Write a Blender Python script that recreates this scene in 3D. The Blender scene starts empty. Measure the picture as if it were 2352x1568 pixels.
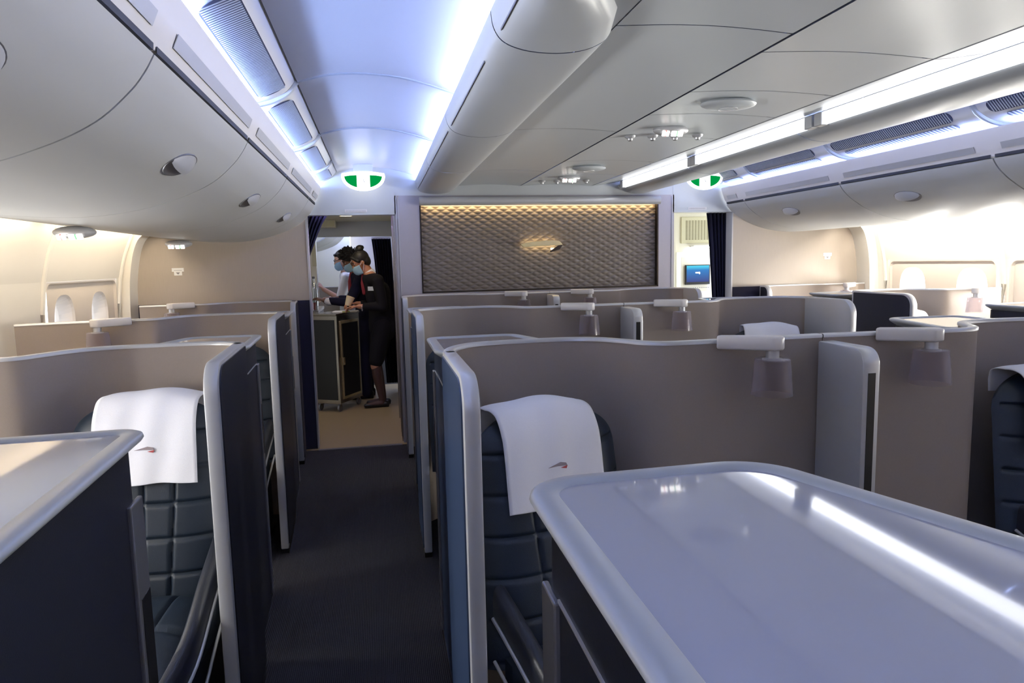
import bpy, bmesh, math, random
from mathutils import Vector, Matrix
random.seed(7)
S = bpy.context.scene
COL = S.collection
PI = math.pi

# ------------------------------------------------------------------ materials
def srgb(r, g, b):
    f = lambda c: (c/255/12.92) if c/255 <= .04045 else ((c/255+.055)/1.055)**2.4
    return (f(r), f(g), f(b), 1)

def mat(name, col, rough=.5, metal=0., noise=0., nscale=60., bump=0., bscale=400., coat=0., emit=None, estr=0., spec=.5, transm=0., stretch=None):
    m = bpy.data.materials.new(name); m.use_nodes = True
    nt = m.node_tree; b = nt.nodes['Principled BSDF']
    b.inputs['Base Color'].default_value = col
    b.inputs['Roughness'].default_value = rough
    b.inputs['Metallic'].default_value = metal
    b.inputs['Specular IOR Level'].default_value = spec
    b.inputs['Coat Weight'].default_value = coat
    b.inputs['Transmission Weight'].default_value = transm
    if emit:
        b.inputs['Emission Color'].default_value = emit
        b.inputs['Emission Strength'].default_value = estr
    if noise or bump:
        tc = nt.nodes.new('ShaderNodeTexCoord')
        mp = nt.nodes.new('ShaderNodeMapping')
        nt.links.new(tc.outputs['Object'], mp.inputs['Vector'])
        if stretch: mp.inputs['Scale'].default_value = stretch
    if noise:
        n = nt.nodes.new('ShaderNodeTexNoise'); n.inputs['Scale'].default_value = nscale
        nt.links.new(mp.outputs['Vector'], n.inputs['Vector'])
        mx = nt.nodes.new('ShaderNodeMix'); mx.data_type = 'RGBA'
        mx.inputs[6].default_value = tuple(max(0, c*(1-noise)) for c in col[:3])+(1,)
        mx.inputs[7].default_value = tuple(min(1, c*(1+noise)) for c in col[:3])+(1,)
        nt.links.new(n.outputs['Fac'], mx.inputs[0])
        nt.links.new(mx.outputs[2], b.inputs['Base Color'])
    if bump:
        n2 = nt.nodes.new('ShaderNodeTexNoise'); n2.inputs['Scale'].default_value = bscale
        nt.links.new(mp.outputs['Vector'], n2.inputs['Vector'])
        bp = nt.nodes.new('ShaderNodeBump'); bp.inputs['Strength'].default_value = bump
        bp.inputs['Distance'].default_value = .002
        nt.links.new(n2.outputs['Fac'], bp.inputs['Height'])
        nt.links.new(bp.outputs['Normal'], b.inputs['Normal'])
    return m

def glow(name, col, strength):
    m = bpy.data.materials.new(name); m.use_nodes = True
    nt = m.node_tree; nt.nodes.clear()
    e = nt.nodes.new('ShaderNodeEmission'); o = nt.nodes.new('ShaderNodeOutputMaterial')
    e.inputs['Color'].default_value = col; e.inputs['Strength'].default_value = strength
    nt.links.new(e.outputs[0], o.inputs['Surface'])
    return m

def clearglass(name, tint, gl=.12, rough=.05):
    m = bpy.data.materials.new(name); m.use_nodes = True
    nt = m.node_tree; nt.nodes.clear()
    t = nt.nodes.new('ShaderNodeBsdfTransparent'); g = nt.nodes.new('ShaderNodeBsdfGlossy')
    mx = nt.nodes.new('ShaderNodeMixShader'); o = nt.nodes.new('ShaderNodeOutputMaterial')
    lw = nt.nodes.new('ShaderNodeLayerWeight'); lw.inputs['Blend'].default_value = .35
    mm = nt.nodes.new('ShaderNodeMath'); mm.operation = 'MULTIPLY_ADD'
    mm.inputs[1].default_value = .5; mm.inputs[2].default_value = gl
    nt.links.new(lw.outputs['Facing'], mm.inputs[0])
    t.inputs['Color'].default_value = tint; g.inputs['Roughness'].default_value = rough
    g.inputs['Color'].default_value = (.9, .9, .92, 1)
    nt.links.new(mm.outputs[0], mx.inputs['Fac']); nt.links.new(t.outputs[0], mx.inputs[1]); nt.links.new(g.outputs[0], mx.inputs[2])
    nt.links.new(mx.outputs[0], o.inputs['Surface'])
    return m

M = {}
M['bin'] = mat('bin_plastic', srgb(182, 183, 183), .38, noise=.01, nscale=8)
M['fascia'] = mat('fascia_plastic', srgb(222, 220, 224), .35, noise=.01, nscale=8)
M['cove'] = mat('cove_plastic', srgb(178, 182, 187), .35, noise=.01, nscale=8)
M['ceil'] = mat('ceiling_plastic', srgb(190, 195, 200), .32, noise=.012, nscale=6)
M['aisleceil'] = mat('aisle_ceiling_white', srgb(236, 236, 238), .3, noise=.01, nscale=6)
M['side'] = mat('sidewall_plastic', srgb(232, 226, 216), .5, noise=.012, nscale=6)
M['wpanel'] = mat('window_panel_plastic', srgb(216, 205, 194), .5, noise=.012, nscale=6)
M['seam'] = mat('seam_grey', srgb(150, 150, 156), .5, noise=.02)
M['gap'] = mat('shadow_gap_rubber', srgb(40, 40, 46), .7, noise=.05)
M['beigewall'] = mat('bulkhead_laminate', srgb(174, 163, 151), .55, noise=.04, nscale=40, bump=.15, bscale=700, stretch=(4, 4, .3))
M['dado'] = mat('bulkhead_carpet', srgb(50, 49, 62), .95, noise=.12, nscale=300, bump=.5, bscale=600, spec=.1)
M['greywall'] = mat('frame_laminate', srgb(172, 168, 176), .42, noise=.03, nscale=50)
M['shell'] = mat('suite_fabric', srgb(147, 135, 126), .60, noise=.04, nscale=160, bump=.25, bscale=900, spec=.35)
M['shellback'] = mat('suite_outer_navy', srgb(38, 46, 66), .4, noise=.04)
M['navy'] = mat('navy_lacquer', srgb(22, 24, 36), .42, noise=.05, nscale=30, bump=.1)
M['navy_lit'] = mat('navy_lacquer_lit', srgb(42, 57, 84), .36, noise=.04, nscale=30)  # same navy lacquer, with its bluish light reflection put into the colour
M['silver'] = mat('satin_silver', srgb(192, 193, 197), .34, metal=.35, noise=.02, nscale=30)
M['silverd'] = mat('brushed_grey', srgb(120, 120, 126), .4, metal=.6, noise=.04, nscale=30)
M['rim'] = mat('table_rim_grey', srgb(164, 168, 174), .3, noise=.015, nscale=20)
M['tabletop'] = mat('table_inlay_white', srgb(170, 172, 188), .06, noise=.01, nscale=10, coat=.8)
M['lampwhite'] = mat('lamp_plastic', srgb(208, 204, 204), .3, noise=.01)
M['leather'] = mat('navy_leather', srgb(22, 35, 50), .5, noise=.08, nscale=25, bump=.25, bscale=500)
M['leatherd'] = mat('dark_leather', srgb(26, 30, 42), .4, noise=.08, nscale=25, bump=.2, bscale=500)
M['cloth'] = mat('white_linen', srgb(236, 236, 244), .85, noise=.02, nscale=200, bump=.3, bscale=900, spec=.1)
M['stitch'] = mat('grey_embroidery', srgb(140, 128, 134), .8, noise=.02)
M['red'] = mat('red_thread', srgb(170, 70, 70), .8, noise=.02)
M['black'] = mat('black_plastic', srgb(14, 14, 17), .4, noise=.05)
M['curtain'] = mat('navy_curtain_cloth', srgb(36, 37, 52), .9, noise=.1, nscale=90, bump=.3, spec=.1)
M['white'] = mat('white_plastic', srgb(240, 240, 240), .4, noise=.01)
M['cream'] = mat('galley_cream', srgb(226, 222, 205), .45, noise=.01)
M['grille'] = mat('galley_grille_cream', srgb(208, 203, 172), .5, noise=.01)
M['steel'] = mat('steel', srgb(180, 176, 168), .25, metal=1, noise=.04, nscale=20)
M['cartpanel'] = mat('cart_dark_panel', srgb(9, 9, 9), .45, noise=.06, nscale=20)
M['gold'] = mat('gold_metal', srgb(226, 208, 160), .25, metal=.75, noise=.03)
M['golddark'] = mat('dark_metal', srgb(70, 64, 60), .3, metal=.9, noise=.03)
M['fscreen'] = None
M['suit'] = mat('black_uniform', srgb(27, 26, 30), .85, noise=.1, nscale=120, bump=.2, spec=.15)
M['suitnavy'] = mat('navy_uniform', srgb(32, 32, 52), .85, noise=.1, nscale=120, bump=.2, spec=.15)
M['skin1'] = mat('skin_tan', srgb(178, 124, 96), .5, noise=.05, nscale=30)
M['skin2'] = mat('skin_brown', srgb(120, 84, 66), .5, noise=.05, nscale=30)
M['skin3'] = mat('skin_fair', srgb(206, 160, 138), .5, noise=.05, nscale=30)
M['tights'] = mat('black_tights', srgb(70, 44, 38), .6, noise=.1, nscale=40)
M['hair'] = mat('black_hair', srgb(20, 17, 18), .55, noise=.2, nscale=80, bump=.5, bscale=160)
M['shirt'] = mat('white_shirt', srgb(232, 230, 236), .8, noise=.02)
M['mask'] = mat('surgical_mask_blue', srgb(150, 184, 206), .85, noise=.04, nscale=120, bump=.3)
M['tie'] = mat('red_tie', srgb(130, 30, 42), .6, noise=.1)
M['juice'] = mat('red_drink', srgb(150, 30, 16), .15, noise=.1)
M['card'] = mat('cream_card', srgb(234, 216, 178), .7, noise=.02)
M['green'] = glow('exit_green', srgb(0, 178, 84), .68)
M['signwhite'] = glow('sign_white', (1, 1, 1, 1), 2.6)
M['signwarm'] = glow('icon_white', (1, .96, .9, 1), 3.2)
M['signred'] = glow('icon_red', (1, .12, .1, 1), 1.6)
M['signgreen'] = glow('icon_green', (.3, 1, .4, 1), 1.2)
M['ledblue'] = glow('led_blue_white', (.37, .48, 1, 1), 84)
M['ledbluel'] = glow('led_blue_white_left', (.36, .50, 1, 1), 125)
M['ledbluer'] = glow('led_blue_white_right', (.38, .50, 1, 1), 72)
M['ledwarm'] = glow('led_warm', (1, .70, .34, 1), 22)
M['ledwash'] = glow('led_wall_wash', (1, .84, .62, 1), 46)
M['ledwashr'] = glow('led_wall_wash_right', (1, .93, .80, 1), 105)
M['strip'] = glow('strip_tube', (.93, .95, 1, 1), 4)
M['panewin'] = clearglass('window_glass', (.95, .97, 1, 1), .03)
def frosted(name, col, fac):
    m = bpy.data.materials.new(name); m.use_nodes = True
    nt = m.node_tree; b = nt.nodes['Principled BSDF']; o = nt.nodes['Material Output']
    b.inputs['Base Color'].default_value = col; b.inputs['Roughness'].default_value = .12
    b.inputs['Coat Weight'].default_value = .5
    t = nt.nodes.new('ShaderNodeBsdfTransparent'); t.inputs['Color'].default_value = (.9, .88, .9, 1)
    lw = nt.nodes.new('ShaderNodeLayerWeight'); lw.inputs['Blend'].default_value = .4
    mm = nt.nodes.new('ShaderNodeMath'); mm.operation = 'MULTIPLY_ADD'; mm.inputs[1].default_value = .55; mm.inputs[2].default_value = fac
    mx = nt.nodes.new('ShaderNodeMixShader')
    nt.links.new(lw.outputs['Facing'], mm.inputs[0]); nt.links.new(mm.outputs[0], mx.inputs[0])
    nt.links.new(t.outputs[0], mx.inputs[1]); nt.links.new(b.outputs[0], mx.inputs[2]); nt.links.new(mx.outputs[0], o.inputs['Surface'])
    return m
M['lampglass'] = frosted('lamp_glass', srgb(190, 182, 188), .07)
M['bottleglass'] = clearglass('bottle_glass', (.85, .9, .92, 1), .2, .1)
M['galleylight'] = glow('galley_lamp', (1, .82, .52, 1), 55)
M['galleywhite'] = glow('galley_work_lamp', (1, 1, 1, 1), 30)

def carpet_mat():
    m = mat('ribbed_carpet', srgb(58, 59, 68), .95, spec=.08)
    nt = m.node_tree; b = nt.nodes['Principled BSDF']
    tc = nt.nodes.new('ShaderNodeTexCoord')
    w = nt.nodes.new('ShaderNodeTexWave'); w.wave_type = 'BANDS'; w.bands_direction = 'X'
    w.inputs['Scale'].default_value = 42; w.inputs['Distortion'].default_value = .6
    w.inputs['Detail'].default_value = 2; w.inputs['Detail Scale'].default_value = 8
    n = nt.nodes.new('ShaderNodeTexNoise'); n.inputs['Scale'].default_value = 220
    mx = nt.nodes.new('ShaderNodeMix'); mx.data_type = 'RGBA'
    mx.inputs[6].default_value = srgb(42, 41, 44); mx.inputs[7].default_value = srgb(80, 78, 78)
    ad = nt.nodes.new('ShaderNodeMath'); ad.operation = 'MULTIPLY'
    nt.links.new(tc.outputs['Object'], w.inputs['Vector']); nt.links.new(tc.outputs['Object'], n.inputs['Vector'])
    nt.links.new(w.outputs['Fac'], ad.inputs[0]); nt.links.new(n.outputs['Fac'], ad.inputs[1])
    nt.links.new(ad.outputs[0], mx.inputs[0]); nt.links.new(mx.outputs[2], b.inputs['Base Color'])
    bp = nt.nodes.new('ShaderNodeBump'); bp.inputs['Strength'].default_value = .6; bp.inputs['Distance'].default_value = .003
    nt.links.new(w.outputs['Fac'], bp.inputs['Height']); nt.links.new(bp.outputs['Normal'], b.inputs['Normal'])
    return m
M['carpet'] = carpet_mat()
M['vinyl'] = mat('galley_floor', srgb(150, 132, 98), .6, noise=.15, nscale=200)

def screen_mat():
    m = bpy.data.materials.new('monitor_picture'); m.use_nodes = True
    nt = m.node_tree; nt.nodes.clear()
    tc = nt.nodes.new('ShaderNodeTexCoord'); sp = nt.nodes.new('ShaderNodeSeparateXYZ')
    r = nt.nodes.new('ShaderNodeValToRGB'); e = nt.nodes.new('ShaderNodeEmission'); o = nt.nodes.new('ShaderNodeOutputMaterial')
    r.color_ramp.elements[0].color = srgb(74, 82, 140); r.color_ramp.elements[1].color = srgb(96, 222, 250)
    k = r.color_ramp.elements.new(.72); k.color = srgb(66, 132, 200)
    nt.links.new(tc.outputs['Generated'], sp.inputs[0]); nt.links.new(sp.outputs['Z'], r.inputs[0])
    nt.links.new(r.outputs[0], e.inputs[0]); e.inputs[1].default_value = 1.0
    nt.links.new(e.outputs[0], o.inputs[0])
    return m
M['fscreen'] = screen_mat()

# ------------------------------------------------------------------ mesh helpers
class MB:
    def __init__(s): s.v, s.f = [], []
    def add(s, vs, fs):
        k = len(s.v); s.v += [tuple(v) for v in vs]; s.f += [tuple(k+i for i in f) for f in fs]; return s
    def box(s, x0, x1, y0, y1, z0, z1, xf=None):
        vs = [Vector((x, y, z)) for z in (z0, z1) for y in (y0, y1) for x in (x0, x1)]
        if xf: vs = [xf @ v for v in vs]
        return s.add(vs, [(0, 2, 3, 1), (4, 5, 7, 6), (0, 1, 5, 4), (2, 6, 7, 3), (0, 4, 6, 2), (1, 3, 7, 5)])
    def prism(s, poly, z0, z1, top=True, bottom=True, fn=None):
        """poly: (a,b) list, extruded along third axis; fn maps (a,b,c)->xyz"""
        fn = fn or (lambda a, b, c: (a, b, c))
        n = len(poly)
        vs = [fn(a, b, z0) for a, b in poly]+[fn(a, b, z1) for a, b in poly]
        fs = [(i, (i+1) % n, n+(i+1) % n, n+i) for i in range(n)]
        if bottom: fs.append(tuple(range(n-1, -1, -1)))
        if top: fs.append(tuple(range(n, 2*n)))
        return s.add(vs, fs)
    def tube(s, pts, r, n=10, cap=True):
        pts = [Vector(p) for p in pts]; m = len(pts)
        rs = r if isinstance(r, (list, tuple)) else [r]*m
        vs = []; up = Vector((0, 0, 1))
        for i, p in enumerate(pts):
            t = (pts[min(i+1, m-1)]-pts[max(i-1, 0)]).normalized()
            a = t.cross(up)
            if a.length < 1e-3: a = t.cross(Vector((1, 0, 0)))
            a.normalize(); b = t.cross(a)
            for k in range(n):
                an = 2*PI*k/n
                vs.append(p+(a*math.cos(an)+b*math.sin(an))*rs[i])
        fs = [(i*n+k, i*n+(k+1) % n, (i+1)*n+(k+1) % n, (i+1)*n+k) for i in range(m-1) for k in range(n)]
        if cap: fs += [tuple(range(n-1, -1, -1)), tuple(range((m-1)*n, m*n))]
        return s.add(vs, fs)
    def lathe(s, prof, c, n=28, axis='z', close=False):
        vs, fs = [], []
        for r, h in prof:
            for k in range(n):
                a = 2*PI*k/n
                if axis == 'z': vs.append((c[0]+r*math.cos(a), c[1]+r*math.sin(a), c[2]+h))
                elif axis == 'y': vs.append((c[0]+r*math.cos(a), c[1]+h, c[2]+r*math.sin(a)))
                else: vs.append((c[0]+h, c[1]+r*math.cos(a), c[2]+r*math.sin(a)))
        m = len(prof)
        for i in range(m-1):
            for k in range(n):
                fs.append((i*n+k, i*n+(k+1) % n, (i+1)*n+(k+1) % n, (i+1)*n+k))
        if close:
            fs += [tuple(range(n-1, -1, -1)), tuple(range((m-1)*n, m*n))]
        return s.add(vs, fs)
    def ell(s, c, r, xf=None, nu=16, nv=10):
        vs, fs = [], []
        for j in range(nv+1):
            t = PI*j/nv
            for i in range(nu):
                a = 2*PI*i/nu
                v = Vector((r[0]*math.sin(t)*math.cos(a), r[1]*math.sin(t)*math.sin(a), r[2]*math.cos(t)))
                if xf: v = xf @ v
                vs.append(v+Vector(c))
        for j in range(nv):
            for i in range(nu):
                fs.append((j*nu+i, (j+1)*nu+i, (j+1)*nu+(i+1) % nu, j*nu+(i+1) % nu))
        return s.add(vs, fs)
    def caps(s, a, b, ra, rb, n=14):
        a, b = Vector(a), Vector(b); d = (b-a); L = d.length; d.normalize()
        pts, rs = [], []
        for k in range(6):
            t = -PI/2+PI/2*k/5; pts.append(a+d*(ra*math.sin(t))); rs.append(max(1e-4, ra*math.cos(t)))
        for k in range(6):
            t = PI/2*k/5; pts.append(b+d*(rb*math.sin(t))); rs.append(max(1e-4, rb*math.cos(t)))
        return s.tube(pts, rs, n)
    def grid(s, P, closed_u=False):
        nu, nv = len(P), len(P[0])
        vs = [p for row in P for p in row]
        fs = [(i*nv+j, ((i+1) % nu)*nv+j, ((i+1) % nu)*nv+j+1, i*nv+j+1) for i in range(nu if closed_u else nu-1) for j in range(nv-1)]
        return s.add(vs, fs)
    def build(s, name, m, parent=None, smooth=False, bevel=0, seg=2, weld=True, angle=40, loc=None, xf=None):
        me = bpy.data.meshes.new(name)
        vs = [tuple(xf @ Vector(v)) for v in s.v] if xf else s.v
        me.from_pydata(vs, [], s.f)
        bm = bmesh.new(); bm.from_mesh(me)
        if weld: bmesh.ops.remove_doubles(bm, verts=bm.verts, dist=1e-5)
        bmesh.ops.recalc_face_normals(bm, faces=bm.faces)
        if bevel:
            es = [e for e in bm.edges if len(e.link_faces) == 2 and e.calc_face_angle(0) > math.radians(35)]
            bmesh.ops.bevel(bm, geom=es, offset=bevel, segments=seg, profile=.5, affect='EDGES', clamp_overlap=True)
        if smooth:
            for f in bm.faces: f.smooth = True
            ca = math.radians(angle)
            for e in bm.edges:
                if len(e.link_faces) == 2 and e.calc_face_angle(0) > ca: e.smooth = False
        bm.to_mesh(me); bm.free()
        me.materials.append(M[m] if isinstance(m, str) else m)
        o = bpy.data.objects.new(name, me); COL.objects.link(o)
        if parent: o.parent = parent
        if loc: o.location = loc
        return o

def empty(name, loc=(0, 0, 0), rz=0):
    o = bpy.data.objects.new(name, None); COL.objects.link(o)
    o.location = loc; o.rotation_euler = (0, 0, rz); o.empty_display_size = .1
    return o
def tag(o, label=None, cat=None, group=None, kind=None):
    if label: o['label'] = label
    if cat: o['category'] = cat
    if group: o['group'] = group
    if kind: o['kind'] = kind
    return o
def struct(o): o['kind'] = 'structure'; return o
def copy_tree(o, parent=None):
    c = o.copy(); COL.objects.link(c)
    if parent: c.parent = parent
    for ch in list(o.children): copy_tree(ch, c)
    return c

def smooth_path(ctrl, n=8):
    P = [Vector(c) for c in ctrl]; out = []
    for i in range(len(P)-1):
        p0, p1, p2, p3 = P[max(i-1, 0)], P[i], P[i+1], P[min(i+2, len(P)-1)]
        for k in range(n):
            t = k/n
            out.append(.5*((2*p1)+(-p0+p2)*t+(2*p0-5*p1+4*p2-p3)*t*t+(-p0+3*p1-3*p2+p3)*t**3))
    out.append(P[-1]); return out

def round_poly(pts, rad, n=6):
    """rounded polygon corners; rad scalar or list"""
    out = []; m = len(pts)
    for i in range(m):
        p, a, b = Vector(pts[i]), Vector(pts[i-1]), Vector(pts[(i+1) % m])
        r = rad[i] if isinstance(rad, (list, tuple)) else rad
        if r <= 0: out.append((p.x, p.y)); continue
        da, db = (a-p), (b-p); la, lb = da.length, db.length; da.normalize(); db.normalize()
        ang = da.angle(db); d = min(r/math.tan(ang/2), la*.49, lb*.49); rr = d*math.tan(ang/2)
        c = p+(da+db).normalized()*(rr/math.sin(ang/2))
        s, e = p+da*d, p+db*d
        a0 = math.atan2(s.y-c.y, s.x-c.x); a1 = math.atan2(e.y-c.y, e.x-c.x)
        dd = (a1-a0+PI) % (2*PI)-PI
        for k in range(n+1):
            t = a0+dd*k/n; out.append((c.x+rr*math.cos(t), c.y+rr*math.sin(t)))
    return out

def offset_poly(poly, d):
    """inset a convex-ish polygon by d (either orientation)"""
    area = sum(poly[i-1][0]*poly[i][1]-poly[i][0]*poly[i-1][1] for i in range(len(poly)))
    sg = 1 if area > 0 else -1
    out = []; m = len(poly)
    for i in range(m):
        p, a, b = Vector(poly[i]), Vector(poly[i-1]), Vector(poly[(i+1) % m])
        t1, t2 = (p-a).normalized(), (b-p).normalized()
        n1, n2 = Vector((-t1.y, t1.x)), Vector((-t2.y, t2.x))
        nn = (n1+n2)
        if nn.length < 1e-6: nn = n1
        nn.normalize(); c = max(.3, nn.dot(n1))
        q = p+nn*(sg*d/c); out.append((q.x, q.y))
    return out

def ribbon_wall(pts, z0, z1, th, name, m, parent=None, top_r=0):
    """vertical wall following plan path pts (Vector2), thickness th to the left side"""
    n = len(pts); P = [Vector((p[0], p[1])) for p in pts]; Q = []
    for i in range(n):
        t = (P[min(i+1, n-1)]-P[max(i-1, 0)]).normalized()
        Q.append(P[i]+Vector((-t.y, t.x))*th)
    ring = [(p.x, p.y) for p in P]+[(q.x, q.y) for q in reversed(Q)]
    mb = MB()
    vs = [(x, y, z0) for x, y in ring]+[(x, y, z1) for x, y in ring]
    N = len(ring); fs = [(i, (i+1) % N, N+(i+1) % N, N+i) for i in range(N)]
    for i in range(n-1):
        fs.append((N+i, N+i+1, N+N-2-i, N+N-1-i)); fs.append((i+1, i, N-1-i, N-2-i))
    mb.add(vs, fs)
    return mb.build(name, m, parent, smooth=True, angle=50)

def extr(profile, ys, name, m, parent=None, smooth=True, th=0, xo=None, angle=45, kind=True):
    """surface: XZ profile extruded along Y"""
    xo = xo or (lambda y: 0)
    mb = MB()
    if th:
        P = [Vector(p) for p in profile]; n = len(P); Q = []
        for i in range(n):
            t = (P[min(i+1, n-1)]-P[max(i-1, 0)]).normalized(); Q.append(P[i]+Vector((-t.y, t.x))*th)
        ring = P+Q[::-1]; N = len(ring)
        for y in ys: pass
        rows = [[(p.x+xo(y), y, p.y) for p in ring+[ring[0]]] for y in ys]
        mb.grid(rows)
        mb.add([(p.x+xo(ys[0]), ys[0], p.y) for p in ring], [tuple([i, i+1, N-2-i, N-1-i]) for i in range(n-1)])
        mb.add([(p.x+xo(ys[-1]), ys[-1], p.y) for p in ring], [tuple([i, i+1, N-2-i, N-1-i]) for i in range(n-1)])
    else:
        mb.grid([[(p[0]+xo(y), y, p[1]) for p in profile] for y in ys])
    o = mb.build(name, m, parent, smooth=smooth, angle=angle)
    if kind and not parent: struct(o)
    return o

YB = 5.92      # bulkhead plane
Y0 = -1.6      # cabin end behind the camera

# ------------------------------------------------------------------ camera
cam_d = bpy.data.cameras.new('camera'); cam = bpy.data.objects.new('camera', cam_d); COL.objects.link(cam)
yaw, pitch, roll = math.radians(10.902), math.radians(6.647), math.radians(-1.260)
Fv = Vector((math.sin(yaw)*math.cos(pitch), math.cos(yaw)*math.cos(pitch), -math.sin(pitch)))
R0 = Vector((math.cos(yaw), -math.sin(yaw), 0)); U0 = R0.cross(Fv)
Rv = R0*math.cos(roll)+U0*math.sin(roll); Uv = -R0*math.sin(roll)+U0*math.cos(roll)
mw = Matrix(((Rv.x, Uv.x, -Fv.x, 0), (Rv.y, Uv.y, -Fv.y, 0), (Rv.z, Uv.z, -Fv.z, 1.55), (0, 0, 0, 1)))
cam.matrix_world = mw
cam_d.sensor_width = 36; cam_d.lens = 36*1568/2352; cam_d.clip_start = .02; cam_d.clip_end = 60
S.camera = cam

# ------------------------------------------------------------------ floor, ceilings, walls
struct(MB().box(-2.2, 5.0, Y0, 5.86, -.05, 0).build('floor', 'carpet'))
struct(MB().box(-2.2, 5.0, 5.86, 8.95, -.05, 0).build('floor', 'vinyl'))
struct(MB().box(-2.2, 5.0, 8.95, 12.4, -.05, 0).build('floor', 'carpet'))
struct(MB().box(-.56, .14, 5.835, 5.885, 0, .004).build('trim_1', 'silverd'))

# aisle ceilings (arched panels in lengths)
AC = smooth_path([(-.297, 2.314), (-.18, 2.345), (-.05, 2.356), (.1, 2.348), (.22, 2.325), (.33, 2.293), (.43, 2.262)], 5)
def split(ys0, joints, g=.006):
    b = [ys0[0]]+list(joints)+[ys0[1]]
    return [(b[i]+(g if i else 0), b[i+1]-(g if i < len(b)-2 else 0)) for i in range(len(b)-1)]
mirx = lambda prof, c: [(2*c-p[0], p[1]) for p in prof][::-1]
for a, b in split((Y0, YB), (.9, 1.9, 3.06, 4.23)):
    extr(AC, [a, b], 'ceiling', 'aisleceil')
    extr(mirx(AC, 1.375), [a, b], 'ceiling', 'aisleceil')
# dark backing above the joints
struct(MB().box(-2.2, 5.0, Y0, 8.4, 2.42, 2.46).build('ceiling', 'silverd'))
# raised ribs at the aisle ceiling joints
for y in (1.9, 3.06, 4.23):
    for prof in (AC, mirx(AC, 1.375)):
        struct(MB().tube([(p[0], y, p[1]+.004) for p in prof], .011, 8).build('trim_2', 'ceil', smooth=True))
# centre ceiling
for (x0, x1) in ((.69, 1.238), (1.25, 1.885), (1.897, 2.13)):
    js = {.69: (1.92, 3.45, 5.0), 1.25: (1.55, 2.1, 2.62, 3.05, 3.62, 4.5, 5.2), 1.897: (1.1, 2.1, 4.3)}[x0]
    for a, b in split((Y0, YB), js, .003):
        n = 10
        prof = [(x0+(x1-x0)*k/n, 2.205+(.012*math.sin(PI*k/n) if x0 != 1.897 else .032*(k/n)**1.3)) for k in range(n+1)]
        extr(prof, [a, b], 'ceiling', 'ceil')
for x in (1.244, 1.891):
    struct(MB().box(x-.012, x+.012, Y0, YB, 2.212, 2.22).build('trim_3', 'silverd'))

struct(MB().box(.36, .688, Y0, 2.04, 2.206, 2.212).build('ceiling', 'ceil'))
struct(MB().box(.66, .72, Y0, YB, 2.225, 2.23).build('trim_3', 'seam'))
# centre coves (rounded boxes either side of the centre ceiling)
BX = smooth_path([(.43, 2.238), (.375, 2.236), (.345, 2.248), (.338, 2.240), (.346, 2.195), (.375, 2.160), (.44, 2.140), (.53, 2.136), (.61, 2.148), (.665, 2.172), (.686, 2.196), (.69, 2.208)], 5)
BXR = [(2.825-p[0], p[1]) for p in BX][::-1]
def xo_box(y): return -min(.34, .085*(max(0, 2.02-y)/.32)**2)
for a, b in split((Y0, YB-.02), (.6, 1.96, 3.27, 4.55), .004):
    ys = [a+(b-a)*k/8 for k in range(9)]
    bxm = MB().grid([[(p[0]+xo_box(y)*min(1, max(0, (p[0]-.36)/.30)), y, p[1]) for p in BX] for y in ys])
    struct(bxm.build('ceiling', 'cove', smooth=True, angle=60))
    extr(BXR, ys, 'ceiling', 'cove', angle=60)
for x0 in (.395,):
    for a, b in ((.7, 1.9), (2.2, 3.2), (3.35, 4.5), (4.6, 5.8)):
        struct(MB().box(.3535, .3565, a, b, 2.172, 2.178).build('trim_4', 'silverd'))
# end caps of the coves at the bulkhead
struct(MB().prism([(p[0], p[1]) for p in BX], YB-.02, YB-.001, fn=lambda a, b, c: (a, c, b)).build('trim_5', 'fascia'))
struct(MB().prism([(p[0], p[1]) for p in BXR], YB-.02, YB-.001, fn=lambda a, b, c: (a, c, b)).build('trim_5', 'fascia'))

def strip_thing(name, label, cat, m, box, group=None, housing=None):
    r = empty(name, ((box[0]+box[1])/2, box[2], box[4]))
    c = r.location
    o = MB().box(box[0]-c.x, box[1]-c.x, 0, box[3]-box[2], box[4]-c.z, box[5]-c.z).build('tube', m, r)
    for e in (-.02, box[3]-box[2]):
        MB().box(box[0]-c.x, box[1]-c.x, e, e+.02, box[4]-c.z-.001, box[5]-c.z+.001).build('end_cap', 'silver', r)
    tag(r, label, cat, group)
    return r
# blue-white cove LEDs of both aisles
segs = [(Y0+.05, .55), (.62, 1.84), (1.96, 3.0), (3.12, 4.17), (4.29, 5.88)]
pos = ['behind the camera', 'by the nearest ceiling panel', 'nearest length in view', 'middle length', 'farthest length before the bulkhead']
for (a, b), w in zip(segs, pos):
    strip_thing('cove_light', 'blue-white cove light along the left lip of the centre ceiling, '+w, 'light', 'ledblue', (.366, .396, a, b, 2.2385, 2.247), 'left aisle cove lights by the centre')
    strip_thing('cove_light', 'blue-white cove light on top of the left overhead bins, '+w, 'light', 'ledbluel', (-.495, -.465, a, b, 2.192, 2.199), 'left aisle cove lights over the bins')
    strip_thing('cove_light', 'blue-white cove light over the right aisle beside the centre cove, '+w, 'light', 'ledbluer', (2.429, 2.459, a, b, 2.2385, 2.247), 'right aisle cove lights by the centre')
    strip_thing('cove_light', 'blue-white cove light on top of the right overhead bins, '+w, 'light', 'ledbluer', (3.160, 3.178, a, b, 2.178, 2.184), 'right aisle cove lights over the bins')

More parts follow.
